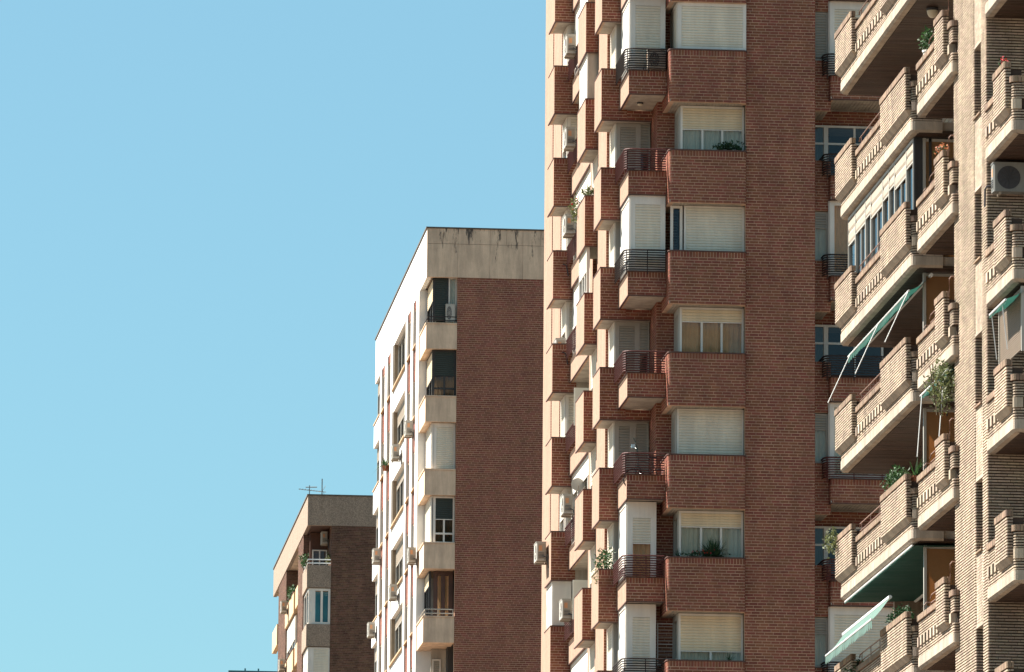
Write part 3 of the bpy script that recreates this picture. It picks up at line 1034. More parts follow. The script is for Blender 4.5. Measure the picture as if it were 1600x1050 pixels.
PIERS = ((250.1, 251.5), (253.05, 254.17), (256.0, 256.79), (263.65, 264.71), (266.57, 267.93), (269.83, 270.58))
STRIPS = ((251.5, 253.05), (254.17, 256.0), (264.71, 266.57), (267.93, 269.83))
for a, b in PIERS:
    MB().box(20.07, 20.75, a, b, 24.6, 45.615).obj("pier", "white_render", white)
for i in range(7):
    z = 43.79-2.9*i
    lo, hi = z-1.03, z
    # corner gallery: parapet, sill and glazing
    o = MB().ribbon([(X0, 250.09), (X0, Y0), (21.325, Y0)], 0, .2, lo, hi-.04).obj("parapet", "stained_concrete", white)
    MB().ribbon([(X0, 250.09), (X0, Y0), (21.325, Y0)], -.03, .26, hi-.038, hi+.01).obj("sill", "stained_concrete", o)
    MB().box(X0+.21, 21.32, Y0+.21, 250.08, lo+.01, lo+.25).obj("soffit", "stained_concrete", o)
    MB().box(20.4, 33, 250.09, 273.9, lo+.03, hi-.1).obj("floor_band", "interior", o)
    MB().box(21.33, 33, 247.3, 250.09, lo+.03, hi-.1).obj("floor_band", "interior", o)
    zt = z+1.86
    f, l = Fr('F', Y0+.30), Fr('L', X0+.30)
    if i == 0:
        window(white, f, X0+.31, 21.0, hi, zt, .97, 1, "frame_dark", "shutter_dark", bar=.05)
        window(white, f, 21.002, 21.32, hi, zt, 0, 1, "frame_white", glass="glass", curtain="curtain", bar=.05)
        window(white, l, Y0+.31, 249.95, hi, zt, .5, 2, "frame_dark", "shutter_cream", glass="glass_dark")
        m = MB()
        for dz in (.12, .26):
            m.tube([(X0+.08, 250.0, hi+dz), (X0+.08, Y0+.08, hi+dz), (21.3, Y0+.08, hi+dz)], .02, 6)
        m.obj("handrail", "rail_dark", white)
    elif i == 1:
        window(white, f, X0+.31, 21.32, hi, zt, .55, 2, "frame_dark", "shutter_dark", glass="glass_dark", rows=2, transom=.35, bar=.07, curtain="curtain_gold")
        window(white, l, Y0+.31, 249.95, hi, zt, .6, 2, "frame_dark", "shutter_cream", glass="glass_dark")
    elif i == 2:
        window(white, f, X0+.31, 20.52, hi, zt, 1, 1, "frame_white", "frame_white", slat=.6)
        window(white, f, 20.522, 21.32, hi, zt, 1, 1, "frame_white", "shutter_white", bar=.06, head=.1)
        window(white, l, Y0+.31, 249.95, hi, zt, 1, 2, "frame_white", "shutter_white")
    elif i == 3:
        window(white, f, X0+.31, 20.50, hi, zt, 1, 1, "frame_white", "frame_white", slat=.6)
        window(white, f, 20.502, 21.32, hi, zt, .48, 2, "frame_white", "shutter_dark", glass="glass_dark", rows=2, transom=.36, bar=.07, curtain="curtain_gold")
        window(white, l, Y0+.31, 249.95, hi, zt, 1, 2, "frame_white", "shutter_white")
    elif i == 4:
        fb = Fr('F', Y0+.75)
        window(white, fb, X0+.45, 21.32, hi-.4, zt, 0, 2, "frame_brown", glass="glass", bar=.16, curtain="curtain_gold")
        window(white, l, Y0+.80, 249.95, hi, zt, .3, 2, "frame_dark", "shutter_cream", glass="glass_dark")
        m = MB()
        for dz in (.12, .28):
            m.tube([(X0+.08, 250.0, hi+dz), (X0+.08, Y0+.08, hi+dz), (21.3, Y0+.08, hi+dz)], .022, 6)
        for (x, y) in ((X0+.08, Y0+.08), (21.28, Y0+.08), (20.7, Y0+.08), (X0+.08, 248.5)):
            m.tube([(x, y, hi), (x, y, hi+.28)], .018, 6)
        m.obj("handrail", "frame_grey", white)
    else:
        MB().box(X0+.5, 21.32, 249.2, 249.3, hi-.9, zt).obj("loggia_wall", "soffit_white", white)
        window(white, Fr('F', 249.18), X0+.55, 21.0, hi-.8, zt-.4, 1, 1, "frame_white", "shutter_grey")
    # narrow windows between brick spandrels
    for (a, b) in STRIPS:
        facing(white, [(20.13, b), (20.13, a)], z+1.5, z+2.80, 0, .12, name="spandrel", **WB)
        s = MB().box(20.03, 20.5, a+.004, b-.004, z-.14, z-.09).obj("window_sill", "tan_render", white)
        MB().box(20.16, 20.5, a+.004, b-.004, z+1.44, z+1.496).obj("lintel", "tan_render", s)
        MB().box(20.16, 20.6, b-.10, b-.003, z-.088, z+1.438).obj("shade_lining", "reveal_shade", s)
        window(white, Fr('L', 20.21), a+.01, b-.11, z-.088, z+1.438, RND.choice((.3, .6, .8, 1)), 1, "frame_brown", "shutter_tan", glass="glass_dark", bar=.08)
    # wide window with white spandrel
    a, b = 256.79, 263.65
    s = MB().box(X0, X0+.35, a+.004, b-.004, z-1.03, z-.14).obj("spandrel", "white_render", white)
    MB().box(X0-.09, X0+.4, a+.004, b-.004, z-.138, z-.08).obj("window_sill", "tan_render", s)
    MB().box(X0+.36, X0+1.0, a+.004, b-.004, z-1.03, z-.14).obj("spandrel_back", "interior", s)
    window(white, Fr('L', X0+.20), a+.16, b-.16, z-.078, z+1.86, (.0, .3, .15, .35, .2, .2, .3)[i], 4, "frame_grey", "shutter_tan", glass="glass_dark", bar=.12)
    MB().box(X0+.02, X0+.5, b-.15, b-.003, z-.078, z+1.86).obj("shade_lining", "reveal_shade", s)
    MB().box(X0+.02, X0+.5, a+.003, a+.15, z-.078, z+1.86).obj("shade_lining", "reveal_shade", s)
    # far gallery
    a, b = 270.58, 273.9
    s = MB().box(X0-.04, X0+.3, a+.004, b, z-1.03, z-.04).obj("parapet", "white_render", white)
    MB().box(X0-.08, X0+.36, a+.004, b+.03, z-.038, z+.01).obj("sill", "tan_render", s)
    window(white, Fr('L', X0+.14), a+.02, b, z+.012, z+1.86, .3, 3, "frame_grey", "shutter_tan", glass="glass_dark", bar=.08)

# ================================================================== far brown block
far = thing("apartment_building", "small far brown brick block with pebbledash parapet bands and a roof aerial", "building", (23, 324, 0))
DB = dict(brick="brown_brick", mortar="brown_mortar", P=dict(co=.083, bl=.25, joint=.0195, proud=.008))
X0, Y0, Y1 = 19.54, 310.36, 338.7
MB().box(20.9, 30, 313.2, 338.4, 0, 44.4).obj("core_wall", "interior", far)
MB().box(19.8, 30, 310.8, 338.5, 0, 30.5).obj("lower_wall", "brown_brick", far)
o = MB().box(X0+.2, 30, Y0+.2, Y1-.1, 44.42, 45.6).obj("roof", "stained_concrete", far)
MB().ribbon([(X0, Y1), (X0, Y0), (30, Y0)], 0, .18, 44.39, 45.86).obj("parapet", "pebbledash", o)
MB().ribbon([(X0, Y1), (X0, Y0), (30, Y0)], -.04, .22, 45.862, 45.93).obj("roof_edge", "stained_concrete_dark", o)
MB().box(X0+.19, 20.72, Y0+.19, 313.9, 44.41, 44.5).obj("soffit", "frame_brown", o)
facing(far, [(20.72, 314), (20.72, Y0+.02), (26.5, Y0+.02)], 30.4, 44.385, 0, .2, name="wall", **DB)
facing(far, [(X0+.03, 317.9), (X0+.03, 313.9), (X0+1.2, 313.9)], 30.4, 44.385, 0, .2, name="pilaster", **DB)
facing(far, [(X0+.03, 334.3), (X0+.03, 327.7), (X0+1.2, 327.7)], 30.4, 44.385, 0, .2, name="pilaster", **DB)
for i in range(5):
    z = 42.43-2.9*i
    p = [(X0, 313.88), (X0, Y0), (20.715, Y0)]
    o = MB().ribbon(p, 0, .18, z-1.1, z).obj("parapet", "pebbledash", far)
    MB().box(X0+.19, 20.71, Y0+.19, 313.88, z-1.09, z-.9).obj("soffit", "tan_render", o)
    MB().box(X0+.35, 30, 313.88, 338.3, z-1.05, z-.15).obj("floor_band", "interior", o)
    if i == 0:
        MB().box(X0+.3, 20.71, 313.0, 313.2, z-.9, z+1.95).obj("loggia_wall", "brown_brick", far)
        window(far, Fr('F', 312.95), 19.95, 20.68, z-.8, z+1.1, 0, 2, "frame_white", glass="glass", curtain="curtain", bar=.06)
        m = MB()
        for dz in (.10, .28):
            m.tube([(X0+.05, 313.6, z+dz), (X0+.05, Y0+.05, z+dz), (20.7, Y0+.05, z+dz)], .03, 6)
        m.obj("handrail", "metal_white", far)
    elif i == 1:
        f = Fr('F', Y0+.12)
        window(far, f, X0+.12, 19.86, z, z+1.76, 1, 1, "frame_white", "frame_white", slat=.6, bar=.06)
        q = window(far, f, 19.862, 20.71, z, z+1.76, 0, 2, "frame_white", glass="glass", bar=.11)
        MB().box(19.97, 20.6, Y0+.22, Y0+.26, z+.1, z+1.62).obj("blue_blind", "blue_panel", q)
        window(far, Fr('L', X0+.12), Y0+.13, 313.8, z, z+1.76, 0, 2, "frame_white", glass="glass_dark", bar=.10)
    else:
        f = Fr('F', Y0+.12)
        window(far, f, X0+.12, 19.86, z, z+1.76, 1, 1, "frame_white", "frame_white", slat=.6, bar=.06)
        window(far, f, 19.862, 20.71, z, z+1.76, 1, 1, "frame_white", "shutter_white", bar=.06)
        window(far, Fr('L', X0+.12), Y0+.13, 313.8, z, z+1.76, 1, 2, "frame_white", "frame_white", slat=.6, bar=.10)
    # narrow window strip
    s = MB().box(X0+.06, X0+.35, 317.95, 320.4, z-.95, z+.05).obj("spandrel", "tan_render", far)
    window(far, Fr('L', X0+.3), 317.95, 320.4, z+.06, z+1.94, .5, 1, "frame_brown", "tan_render", glass="glass_dark")
    # balcony in the side wall
    s = MB().box(X0-.02, X0+.16, 320.5, 327.6, z-1.1, z-.05).obj("balcony_parapet", "tan_render", far)
    MB().box(X0-.05, X0+.2, 320.5, 327.6, z-.048, z-.01).obj("coping", "coping_dark", s)
    MB().box(X0+.165, X0+1.2, 320.5, 327.6, z-1.1, z-.95).obj("soffit", "tan_render", s)
    window(far, Fr('L', X0+.9), 320.6, 327.5, z-.9, z+1.8, (.5, 1, .3, 1, .4)[i], 3, "frame_white", "shutter_white", glass="glass_dark", bar=.1)
    if i % 2:
        window(far, Fr('L', X0+.12), 320.7, 327.5, z, z+1.7, .7, 3, "frame_white", "shutter_white", glass="glass_dark", bar=.1)
    # far corner
    s = MB().box(X0-.03, X0+.2, 334.4, 338.6, z-1.1, z-.0).obj("parapet", "tan_render", far)
    window(far, Fr('L', X0+.3), 334.4, 338.4, z, z+1.9, .4, 2, "frame_brown", "shutter_cream", glass="glass_dark")

# roofline of a still farther building at the bottom of the view
teal = thing("distant_building", "teal flat roof edge of a distant building low at the bottom left", "building", (30, 437, 0))
o = MB().box(22.05, 40, 430, 445, 0, 50.62).obj("wall", "stained_concrete", teal)
MB().box(21.84, 40.2, 429.8, 445.2, 50.62, 50.86).obj("roof_edge", "teal_metal", teal)
for x in (22.94, 23.84):
    MB().box(x, x+.1, 430.2, 430.4, 50.86, 51.06).obj("roof_post", "teal_metal", teal)


# ================================================================== things fixed to or standing on the buildings
def rot_place(t, loc, rz=0.0):
    t.location = loc
    t.rotation_euler = (0, 0, rz)
    return t


def ring(cx, cy, r0, r1, n, fn):
    """flat ring between two radii, placed through fn(u, v)"""
    m = MB()
    for i in range(n):
        a, b = 2*math.pi*i/n, 2*math.pi*(i+1)/n
        m.face([fn(cx+r0*math.cos(a), cy+r0*math.sin(a)), fn(cx+r1*math.cos(a), cy+r1*math.sin(a)),
                fn(cx+r1*math.cos(b), cy+r1*math.sin(b)), fn(cx+r0*math.cos(b), cy+r0*math.sin(b))])
    return m


def build_ac():
    """outdoor unit: fan faces local -y, wall at y=0, base of casing at z=0, x from 0 to .8"""
    t = thing("air_conditioner", "air conditioner", "air conditioner", (0, 0, 0))
    m = MB()
    w, d, h, g = .80, .30, .56, .07
    b = .025
    m.prism([(b, -g), (w-b, -g), (w, -g-b), (w, -g-d+b), (w-b, -g-d), (b, -g-d), (0, -g-d+b), (0, -g-b)], 0, h)
    m.box(-.012, w+.012, -g-d-.012, -g+.004, h+.001, h+.022)
    m.obj("casing", "ac_white", t, local=True)
    f = lambda u, v: (u, -g-d-.006, v)
    fan = ring(.30, .28, .0, .225, 24, lambda u, v: (u, -g-d-.003, v)).obj("fan_opening", "ac_dark", t, local=True)
    gr = MB()
    for r in (.07, .12, .17, .225):
        q = ring(.30, .28, r-.006, r+.006, 24, f)
        o_ = len(gr.v)
        gr.v += q.v
        gr.f += [tuple(i+o_ for i in ff) for ff in q.f]
    for k in range(6):
        a = math.pi*k/6
        gr.tube([(.30-.22*math.cos(a), -g-d-.008, .28-.22*math.sin(a)), (.30+.22*math.cos(a), -g-d-.008, .28+.22*math.sin(a))], .005, 4)
    gr.obj("fan_grille", "ac_white", fan, local=True)
    # side with louvres, label plate and valves (the end one sees along the wall)
    s = MB().box(-.006, .0, -g-d+.04, -g-.03, .05, h-.04).obj("side_panel", "ac_side", t, local=True)
    MB().box(-.010, -.0065, -g-d+.07, -g-.13, .30, .46).obj("rating_plate", "plate_orange", s, local=True)
    l = MB()
    for k in range(4):
        l.box(-.016, -.0065, -g-d+.06, -g-.06, .09+k*.045, .105+k*.045)
    l.obj("louvre", "ac_dark", s, local=True)
    br = MB()
    for x in (.12, .66):
        br.box(x, x+.035, -g-d+.01, 0, -.045, -.003)
        br.box(x, x+.035, -.04, 0, -.045, .22)
    br.obj("bracket", "ac_side", t, local=True)
    MB().tube([(-.02, -g-.10, .14), (-.10, -g-.10, .13), (-.12, -g, .08), (-.12, -.01, -.25)], .02, 6).obj("pipe", "ac_dark", t, local=True)
    return t


def copy_tree(o, parent=None):
    c = o.copy()
    COL.objects.link(c)
    if parent is not None:
        c.parent = parent
        c.matrix_parent_inverse = o.matrix_parent_inverse.copy()
    for ch in list(o.children):
        copy_tree(ch, c)
    return c


ac0 = build_ac()
# near end of the unit along the wall (y), contact plane x, base z
ACS = [
    (20.04, 190.01, 42.50, "air conditioner high on the tower's sunlit side, topmost of that building's units"),
    (20.04, 190.02, 39.62, "air conditioner on the tower's sunlit side, second from the top of the frame"),
    (20.04, 190.03, 36.92, "air conditioner half hidden behind the flower-topped balcony of the tower"),
    (20.04, 192.59, 36.27, "air conditioner with orange plate on the tower, level with the middle block's roof"),
    (20.04, 192.60, 33.53, "air conditioner resting on a dark balcony at the tower's left edge, half way down"),
    (20.04, 190.05, 28.34, "air conditioner beside the pale satellite dish on the tower's sunlit side"),
    (19.56, 193.24, 27.31, "air conditioner jutting out past the tower's left edge in front of the maroon wall"),
    (20.04, 190.21, 25.18, "lowest air conditioner on the tower's sunlit side, seen edge on"),
    (20.07, 251.63, 40.02, "highest air conditioner on the white side of the middle block"),
    (20.07, 258.41, 40.07, "air conditioner under the wide window of the white block, beside a hanging plant"),
    (20.07, 268.27, 37.08, "air conditioner sticking out of the white block over the far brown block's wall"),
    (20.07, 249.40, 34.62, "air conditioner close to the corner galleries of the white block"),
    (20.07, 258.93, 34.36, "air conditioner low on the white block under a wide window"),
    (20.07, 270.71, 34.23, "lowest leftmost air conditioner of the white block against the brown brick wall"),
    (20.70, 311.89, 43.72, "air conditioner hung inside the top corner loggia of the far brown block"),
    (19.50, 325.45, 38.97, "air conditioner at the very bottom of the frame on the far brown block"),
    (19.50, 324.52, 41.85, "air conditioner on the side balcony of the far brown block below its roof"),
]
for i, (x, y, z, lab) in enumerate(ACS):
    t = ac0 if i == 0 else copy_tree(ac0)
    t["label"] = lab
    t["group"] = "air conditioners on the left-facing walls"
    # fan faces -x: rotate -90 deg, near end (local x=0) must be the viewer's end -> mirror by starting at y
    t.location = (x, y, z)
    t.rotation_euler = (0, 0, -math.pi/2)
    t.scale = (-1, 1, 1)
t = copy_tree(ac0)
t["label"] = "air conditioner facing the viewer on the cream brick wall at the right edge"
t["group"] = "air conditioners facing the viewer"
for ch in t.children:
    if ch.name.startswith(("casing", "side_panel")):
        ch.material_slots[0].link = 'OBJECT'
        ch.material_slots[0].material = M["ac_shaded"]  # this unit hangs in shade, painted in by the darker casing colour
    for g in ch.children:
        if g.name.startswith("fan_grille"):
            g.material_slots[0].link = 'OBJECT'
            g.material_slots[0].material = M["ac_dark"]
t.location = (21.03, 122.06, 25.27)
t.rotation_euler = (0, 0, 0)
t.scale = (1, 1, 1)
t = copy_tree(ac0)
t["label"] = "air conditioner behind the dark rails of the tower's uppermost glazed terrace"
t["group"] = "air conditioners facing the viewer"
t.location, t.rotation_euler, t.scale = (20.60, 176.99, 39.24), (0, 0, 0), (.66, .85, .95)
t = copy_tree(ac0)
t["label"] = "white air conditioner standing in the top corner gallery of the white block"
t["group"] = "air conditioners facing the viewer"
t.location, t.rotation_euler, t.scale = (20.88, 247.31, 43.87), (0, 0, 0), (.46, .55, 1.2)



def leaf_cloud(n, rx, ry, rz, size, rnd, cz=0.0, hang=0.0, narrow=.5):
    m = MB()
    for _ in range(n):
        while True:
            p = Vector((rnd.uniform(-1, 1), rnd.uniform(-1, 1), rnd.uniform(-1, 1)))
            if p.length < 1 and p.length > rnd.uniform(0, .8):
                break
        lump = 1+.25*math.sin(p.x*7+p.z*5)
        c = Vector((p.x*rx*lump, p.y*ry*lump, cz+p.z*rz*lump))
        d = Vector((rnd.gauss(0, 1), rnd.gauss(0, 1), rnd.gauss(.2-hang, .8))).normalized()
        s = d.cross(Vector((rnd.gauss(0, 1), rnd.gauss(0, 1), rnd.gauss(0, 1)))).normalized()
        l, w = size*rnd.uniform(.6, 1.3), size*narrow*rnd.uniform(.7, 1.2)
        a, b = c, c+d*l
        q = c+d*l*.5
        k = d.cross(s)*w*.15
        m.face([tuple(a), tuple(q+s*w*.5+k), tuple(b), tuple(q-s*w*.5+k)])
    return m


def blades(n, r, h, rnd, w=.02, droop=.5):
    """strap leaves springing from a centre: palms, agaves, aloes"""
    m = MB()
    for _ in range(n):
        a = rnd.uniform(0, 2*math.pi)
        el = rnd.uniform(.25, 1.35)
        L = h*rnd.uniform(.7, 1.15)
        o = Vector((rnd.gauss(0, r*.12), rnd.gauss(0, r*.12), 0))
        d = Vector((math.cos(a)*math.cos(el), math.sin(a)*math.cos(el), math.sin(el)))
        sd = Vector((-math.sin(a), math.cos(a), 0))
        prev = None
        for i in range(5):
            t = i/4
            p = o+d*L*t+Vector((0, 0, -droop*L*t*t*math.cos(el)))
            ww = w*(1-t*.95)*(0.6+1.6*t*(1-t))
            cur = (tuple(p-sd*ww), tuple(p+sd*ww))
            if prev:
                m.face([prev[0], prev[1], cur[1], cur[0]])
            prev = cur
    return m


def plant(label, loc, foliage, matname="leaf", pot=None, pot_r=.13, pot_h=.2, flowers=None, fmat="petal_red", stems=None, name="potted_plant", group=None):
    t = thing(name, label, "plant", loc, group)
    foliage.obj("foliage", matname, t, local=True)
    if flowers:
        flowers.obj("flowers", fmat, t, local=True)
    if stems:
        stems.obj("stem", "stem", t, local=True)
    if pot:
        p = MB()
        n = 12
        rr = [(pot_r*.72, -pot_h), (pot_r, -.02), (pot_r*1.1, -.02), (pot_r*1.1, .02), (pot_r*.9, .02), (pot_r*.85, -.03)]
        for (ra, za), (rb, zb) in zip(rr, rr[1:]):
            for k in range(n):
                a, b = 2*math.pi*k/n, 2*math.pi*(k+1)/n
                p.face([(ra*math.cos(a), ra*math.sin(a), za), (ra*math.cos(b), ra*math.sin(b), za), (rb*math.cos(b), rb*math.sin(b), zb), (rb*math.cos(a), rb*math.sin(a), zb)])
        p.face([(rr[0][0]*math.cos(2*math.pi*k/n), rr[0][0]*math.sin(2*math.pi*k/n), -pot_h) for k in range(n)])
        p.obj("pot", pot, t, local=True)
    return t


R = random.Random(41)
# tower plants
plant("dark bushy plant spilling over the brick window box below a half-closed shutter", (22.9, 176.30, 36.86), leaf_cloud(420, .42, .14, .15, .10, R, .08, .3), "leaf_dark")
plant("large dark spiky plant on the lowest flowered brick window box", (22.48, 176.40, 25.24), blades(260, .45, .72, R, .022, .5), "leaf_dark")
plant("low red flowering plants along the brick window box at the base of the spiky plant", (22.25, 176.28, 25.24),
      leaf_cloud(330, .62, .12, .10, .08, R, .06), "leaf_dark", flowers=leaf_cloud(40, .34, .1, .09, .06, R, .12, 0, .9))
plant("small agave at the left corner of the flowered brick window box", (21.48, 176.42, 25.23), blades(28, .1, .32, R, .018, .3), "leaf_dark")
plant("small spiky plant in front of the lowest half-open window of the tower", (22.95, 176.38, 22.33), blades(30, .1, .34, R, .014, .4), "leaf")
plant("bright green climbing plant on the sunlit balcony corner low on the tower", (19.78, 179.6, 25.26), leaf_cloud(420, .26, .65, .33, .10, R, .24), "leaf")
plant("trailing stems hanging down the sunlit corner from the climbing plant", (19.54, 179.4, 25.2), leaf_cloud(110, .10, .35, .26, .07, R, -.12, .6), "leaf_pale")
plant("variegated plant on top of the narrow sunlit balcony high on the tower", (19.78, 183.75, 36.85), leaf_cloud(230, .26, .26, .16, .10, R, .12), "leaf_pale")
plant("pale plant with red blooms at the far end of the narrow sunlit balcony", (19.55, 185.75, 36.85), leaf_cloud(260, .16, .5, .36, .10, R, .0, .4), "leaf_pale",
      flowers=leaf_cloud(16, .12, .35, .3, .07, R, .1, 0, .9))
# white block and brown block
plant("spiky green plant hanging out of the white block's narrow window", (19.93, 265.3, 40.75), blades(60, .2, .62, R, .03, .9), "leaf", pot="terracotta")
plant("leafy plant at the corner of the brown block's top loggia rail", (19.45, 311.2, 42.75), leaf_cloud(160, .22, .5, .34, .14, R, .0), "leaf")
plant("plant inside the brown block's top loggia beside the brick wall", (20.62, 310.7, 42.75), leaf_cloud(120, .14, .15, .30, .12, R, .05), "leaf_pale")
plant("greenery along the side balcony of the brown block", (19.55, 322.6, 42.6), leaf_cloud(200, .2, 1.4, .3, .16, R, .0), "leaf")
# cream building plants
plant("green pot plant behind the handrail at the top of the cream building", (21.02, 129.5, 29.72), leaf_cloud(260, .17, .3, .26, .09, R, .22), "leaf", pot="pot_white")
plant("small flower pot on the short cream balcony, second from the top", (20.78, 126.6, 26.98), leaf_cloud(70, .12, .35, .08, .06, R, .05), "leaf", flowers=leaf_cloud(40, .12, .32, .07, .06, R, .09, 0, .9), fmat="petal_orange")
st = MB()
for _ in range(7):
    a = R.uniform(-.12, .12)
    st.tube([(a, a*.5, -.05), (a*1.4, R.uniform(-.2, .2), .45), (a*2.2, R.uniform(-.4, .4), .95)], .012, 5)
plant("tall bushy sunlit plant beside the cream brick pier", (20.80, 126.6, 21.62), leaf_cloud(950, .26, .75, .52, .085, R, .58), "leaf_pale", stems=st)
plant("round green shrub on the long cream balcony above the teal awning", (20.95, 133.6, 21.05), leaf_cloud(560, .20, .95, .24, .09, R, .20), "leaf")
plant("spiky aloe at the near end of the long cream balcony above the teal awning", (21.08, 131.7, 21.05), blades(46, .15, .46, R, .022, .2), "leaf", pot="terracotta")
plant("pale trailing plant over the far corner of a cream balcony", (20.72, 141.5, 21.08), leaf_cloud(230, .14, .5, .30, .09, R, -.08, .6), "leaf_pale")
plant("red flower on the cream planter box at the right edge, top", (20.86, 119.5, 27.36), leaf_cloud(40, .09, .12, .06, .05, R, .03), "leaf", flowers=leaf_cloud(26, .07, .09, .06, .05, R, .06, 0, .9))
plant("dark plants behind the parapet under the extended mint awning", (21.0, 133.4, 18.25), leaf_cloud(420, .18, 1.3, .22, .10, R, .0), "leaf_dark")
plant("dark foliage at the far end under the extended mint awning", (21.0, 139.6, 17.85), leaf_cloud(300, .18, 1.0, .2, .10, R, .0), "leaf_dark")


# ---- awnings
def awning(label, y0, y1, rx, rz, bx, bz, fabric, valance=.18, sag=.03, arms=(), arm_d=(-.5, 0, -1.1), step=.25, fold=.016):
    t = thing("awning", label, "awning", (bx, (y0+y1)/2, bz), "fabric awnings of the cream building")
    m = MB()
    n = 60
    for i in range(n):
        a, b = y0+(y1-y0)*i/n, y0+(y1-y0)*(i+1)/n
        for j in range(4):
            s0, s1 = j/4, (j+1)/4
            f = lambda s, y: (rx+(bx-rx)*s, y, rz+(bz-rz)*s - sag*math.sin(s*math.pi) + fold*s*(math.sin(y*2.7)+.6*math.sin(y*6.1+1.3)+.4*math.sin(y*11.7)))
            m.face([f(s0, a), f(s0, b), f(s1, b), f(s1, a)])
    m.obj("fabric", fabric, t)
    v = MB()
    y = y0
    while y < y1-.02:
        e = min(y+step, y1)
        pts = [(bx-.004, y, bz), (bx-.004, e, bz)]
        low = [(bx-.004-.01*math.sin(y*5), e-(e-y)*k/5, bz-valance*(.72+.28*math.sin(math.pi*k/5))) for k in range(6)]
        v.face(pts+low)
        y = e
    v.obj("valance", fabric, t)
    MB().tube([(bx, y0, bz), (bx, y1, bz)], .022, 6).obj("front_bar", "metal_white", t)
    MB().tube([(rx, y0, rz), (rx, y1, rz)], .04, 8).obj("roller", "metal_white", t)
    for y in arms:
        MB().tube([(bx, y, bz), (bx+arm_d[0], y+arm_d[1], bz+arm_d[2])], .011, 5).obj("arm", "metal_white", t)
    return t


awning("green awning hanging under the second long cream balcony", 131.7, 140.4, 21.42, 25.38, 20.94, 25.03, "awning_green", .16, .06, arms=(140.1, 136.0, 131.8), fold=.035)
awning("mint scalloped awning fully let down at the bottom of the cream building", 134.2, 141.0, 20.92, 18.83, 20.52, 18.34, "awning_mint", .20, .03, arms=(), step=.22)
awning("rolled teal awning under the short cream balcony behind the bushy plant", 126.1, 129.6, 21.25, 22.54, 20.84, 22.44, "awning_green", .10, .03, arms=(129.4, 126.6), arm_d=(-.1, 0, -1.3))
awning("small teal awning over the slatted blind at the right edge", 119.2, 121.0, 21.35, 22.96, 20.82, 22.68, "awning_green", .08, .03, arms=(120.8, 119.6), arm_d=(.1, 0, -.9))
awning("flat teal awning stretched beneath the third long cream balcony", 131.7, 141.3, 22.6, 19.66, 21.0, 19.60, "awning_green", .05, .01)

# slatted blind on the right balcony
t = thing("roller_blind", "sunlit slatted blind hanging over the right edge balcony under a teal awning", "blind", (21.16, 120.5, 21.8))
slat_sheet(Fr('L', 21.16), 119.3, 121.75, 21.75, 22.95, .045, .012).obj("slats", "blind_brown", t)
MB().box(21.13, 21.19, 119.24, 119.30, 21.7, 22.96).obj("guide_rail", "frame_grey", t)
MB().box(21.13, 21.19, 121.752, 121.8, 21.7, 22.96).obj("guide_rail", "frame_grey", t)

# glazed-in long balcony of the cream building
ys = (131.95, 132.9, 134.5, 135.3, 136.2, 137.9, 138.7, 140.2, 141.3)
for i, (a, b) in enumerate(zip(ys, ys[1:])):
    window(cream, Fr('L', 21.10), a+.01, b-.01, 26.52, 28.36, (.24, .32, .24, .28, .32, .24, .28, .32)[i], 2 if b-a > 1.2 else 1, "frame_grey", "shutter_tan", glass="glass_dark", bar=.035, head=.03, slat=.4)
MB().box(21.08, 21.14, 131.88, 131.94, 25.7, 28.37).box(21.4, 21.46, 131.88, 131.94, 25.7, 28.37).box(21.14, 21.4, 131.90, 131.92, 25.7, 28.37).obj("end_frame", "frame_dark", cream)

# ---- white screens on the tower's second terrace
for (z0, z1, x0, x1, lab) in ((30.55, 31.68, 19.66, 20.6, ""), (24.75, 25.92, 19.66, 20.5, "")):
    o = MB().box(x0, x1, 187.0, 187.04, z0, z1).obj("terrace_screen", "white_panel", tower)

# satellite dish
t = thing("satellite_dish", "pale satellite dish on the tower above an air conditioner", "dish", (20.02, 189.3, 29.1))
m = MB()
for j in range(4):
    for k in range(16):
        a, b = 2*math.pi*k/16, 2*math.pi*(k+1)/16
        r0, r1 = .20*j/4, .20*(j+1)/4
        f = lambda r, q: (r*math.cos(q), -.06-.4*(.04-r*r), r*math.sin(q))
        m.face([f(r0, a), f(r1, a), f(r1, b), f(r0, b)])
m.obj("reflector", "ac_white", t, local=True)
MB().tube([(0, -.08, -.28), (0, -.34, -.06)], .012, 5).obj("feed_arm", "ac_side", t, local=True)
MB().tube([(0, .0, 0), (.1, .1, -.2), (.1, .1, -.5)], .02, 6).obj("mount", "ac_side", t, local=True)


# ---- ceiling lamps
def lamp(label, loc, r=.12, h=.14):
    t = thing("ceiling_lamp", label, "lamp", loc, "lamps under balcony ceilings")
    b, g = MB(), MB()
    b.prism([(r*math.cos(2*math.pi*k/14), r*math.sin(2*math.pi*k/14)) for k in range(14)], -.05, 0)
    b.obj("base", "ac_dark", t, local=True)
    for j in range(4):
        for k in range(14):
            a, c = 2*math.pi*k/14, 2*math.pi*(k+1)/14
            f = lambda s, q: (r*.92*math.cos(s*math.pi/2)*math.cos(q), r*.92*math.cos(s*math.pi/2)*math.sin(q), -.052-h*math.sin(s*math.pi/2))
            g.face([f(j/4, a), f(j/4, c), f((j+1)/4, c), f((j+1)/4, a)])
    g.obj("globe", "lamp_glass", t, local=True)


lamp("round lamp on the wooden ceiling of the topmost cream balcony", (21.55, 132.3, 31.27), .13, .16)
lamp("oval lamp under the tower's uppermost corner terrace", (20.55, 178.0, 38.525), .09, .05)
lamp("dark lamp under the tower's lowest corner terrace", (20.62, 177.9, 24.02), .09, .09)
lamp("lamp on the brown ceiling beside the amber screen of the cream building", (21.75, 133.2, 22.55), .16, .05)

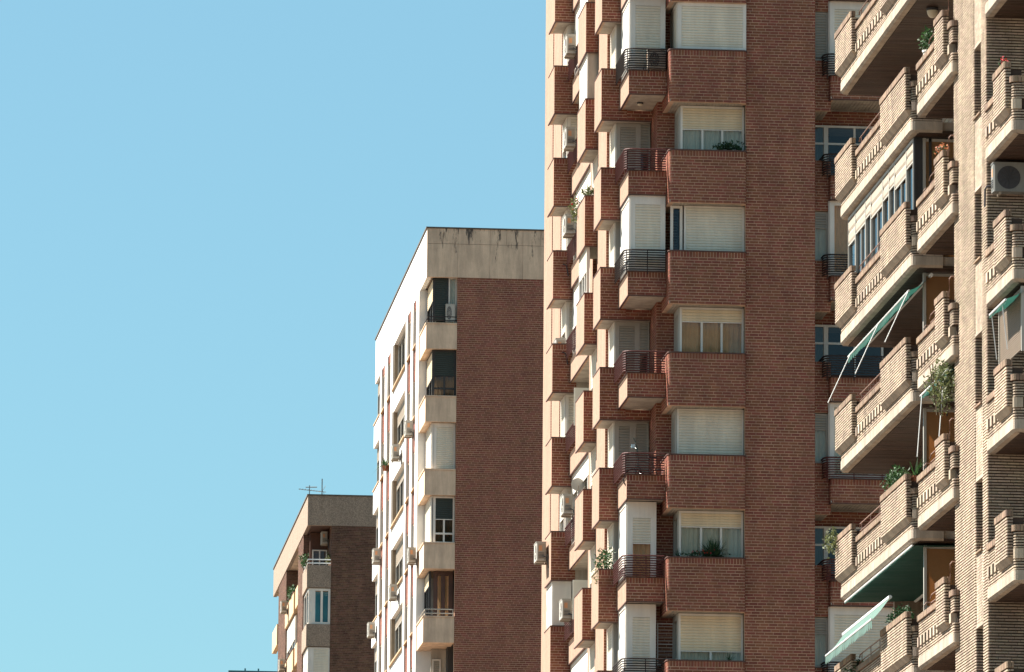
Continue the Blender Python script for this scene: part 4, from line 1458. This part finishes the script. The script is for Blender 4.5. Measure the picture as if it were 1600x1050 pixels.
# ---- aerial on the far block
t = thing("roof_antenna", "thin television aerial on the far brown block's roof", "antenna", (20.33, 312, 45.6))
MB().tube([(0, 0, 0), (0, 0, 1.34)], .03, 6).obj("mast", "antenna_metal", t, local=True)
m = MB()
m.tube([(-1.15, .1, .82), (.2, 0, .68)], .018, 5)
for i in range(9):
    x = -1.1+i*.14
    m.tube([(x, -.22, .815-i*.0145), (x, .3, .815-i*.0145)], .010, 4)
m.obj("directional_aerial", "antenna_metal", t, local=True)
m = MB()
m.tube([(-.62, 0, 0), (-.62, 0, 1.0)], .025, 6)
m.tube([(-.8, .1, .92), (-.25, 0, .92)], .03, 5)
m.tube([(.18, .0, 1.0), (.02, 0, .75), (.12, 0, .55)], .012, 5)
m.obj("second_mast", "antenna_metal", t, local=True)

# ---- bicycle leaning on the terrace rail
t = thing("bicycle", "dark bicycle stood behind the maroon rails of a corner terrace", "bicycle", (20.60, 177.0, 27.05))
for x in (-.28, .42):
    w = MB()
    pts = [(x+.30*math.cos(2*math.pi*k/20), 0, .45+.30*math.sin(2*math.pi*k/20)) for k in range(21)]
    w.tube(pts, .02, 6)
    o = w.obj("wheel", "rubber", t, local=True)
    sp = MB()
    for k in range(8):
        a = math.pi*k/8
        sp.tube([(x-.29*math.cos(a), 0, .45-.29*math.sin(a)), (x+.29*math.cos(a), 0, .45+.29*math.sin(a))], .004, 3)
    sp.obj("spokes", "chrome", o, local=True)
f = MB()
f.tube([(-.28, 0, .45), (-.16, 0, 1.0), (-.20, 0, 1.32)], .018, 6)
f.tube([(-.16, 0, .98), (.25, 0, .92), (.05, 0, .45), (-.18, 0, .88)], .018, 6)
f.tube([(.42, 0, .45), (.05, 0, .45)], .014, 6)
f.tube([(.42, 0, .45), (.25, 0, .92), (.23, 0, 1.05)], .014, 6)
f.obj("frame", "bike_paint", t, local=True)
MB().tube([(-.32, -.12, 1.62), (-.27, -.08, 1.52), (-.20, 0, 1.32), (-.24, .1, 1.36), (-.36, .2, 1.40)], .016, 6).obj("handlebar", "bike_paint", t, local=True)
MB().box(.12, .36, -.06, .06, 1.05, 1.10).obj("saddle", "rubber", t, local=True)
MB().box(-.36, -.27, -.06, .04, 1.34, 1.44).obj("basket_lamp", "chrome", t, local=True)

# ---- clothes rack on the tower pier
t = thing("drying_rack", "white folding clothes rack hung on the brick pier low on the tower", "drying rack", (21.32, 177.80, 22.35))
m = MB()
for x in (-.22, .22):
    m.tube([(x, 0, .0), (x, 0, 1.2)], .018, 6)
for z in (.02, .6, 1.18):
    m.tube([(-.22, 0, z), (.22, 0, z)], .016, 6)
m.obj("frame", "metal_white", t, local=True)
for i in range(11):
    z = .1+i*.1
    if abs(z-.6) > .03:
        MB().tube([(-.22, 0, z), (.22, 0, z)], .006, 5).obj("wire", "metal_white", t, local=True)
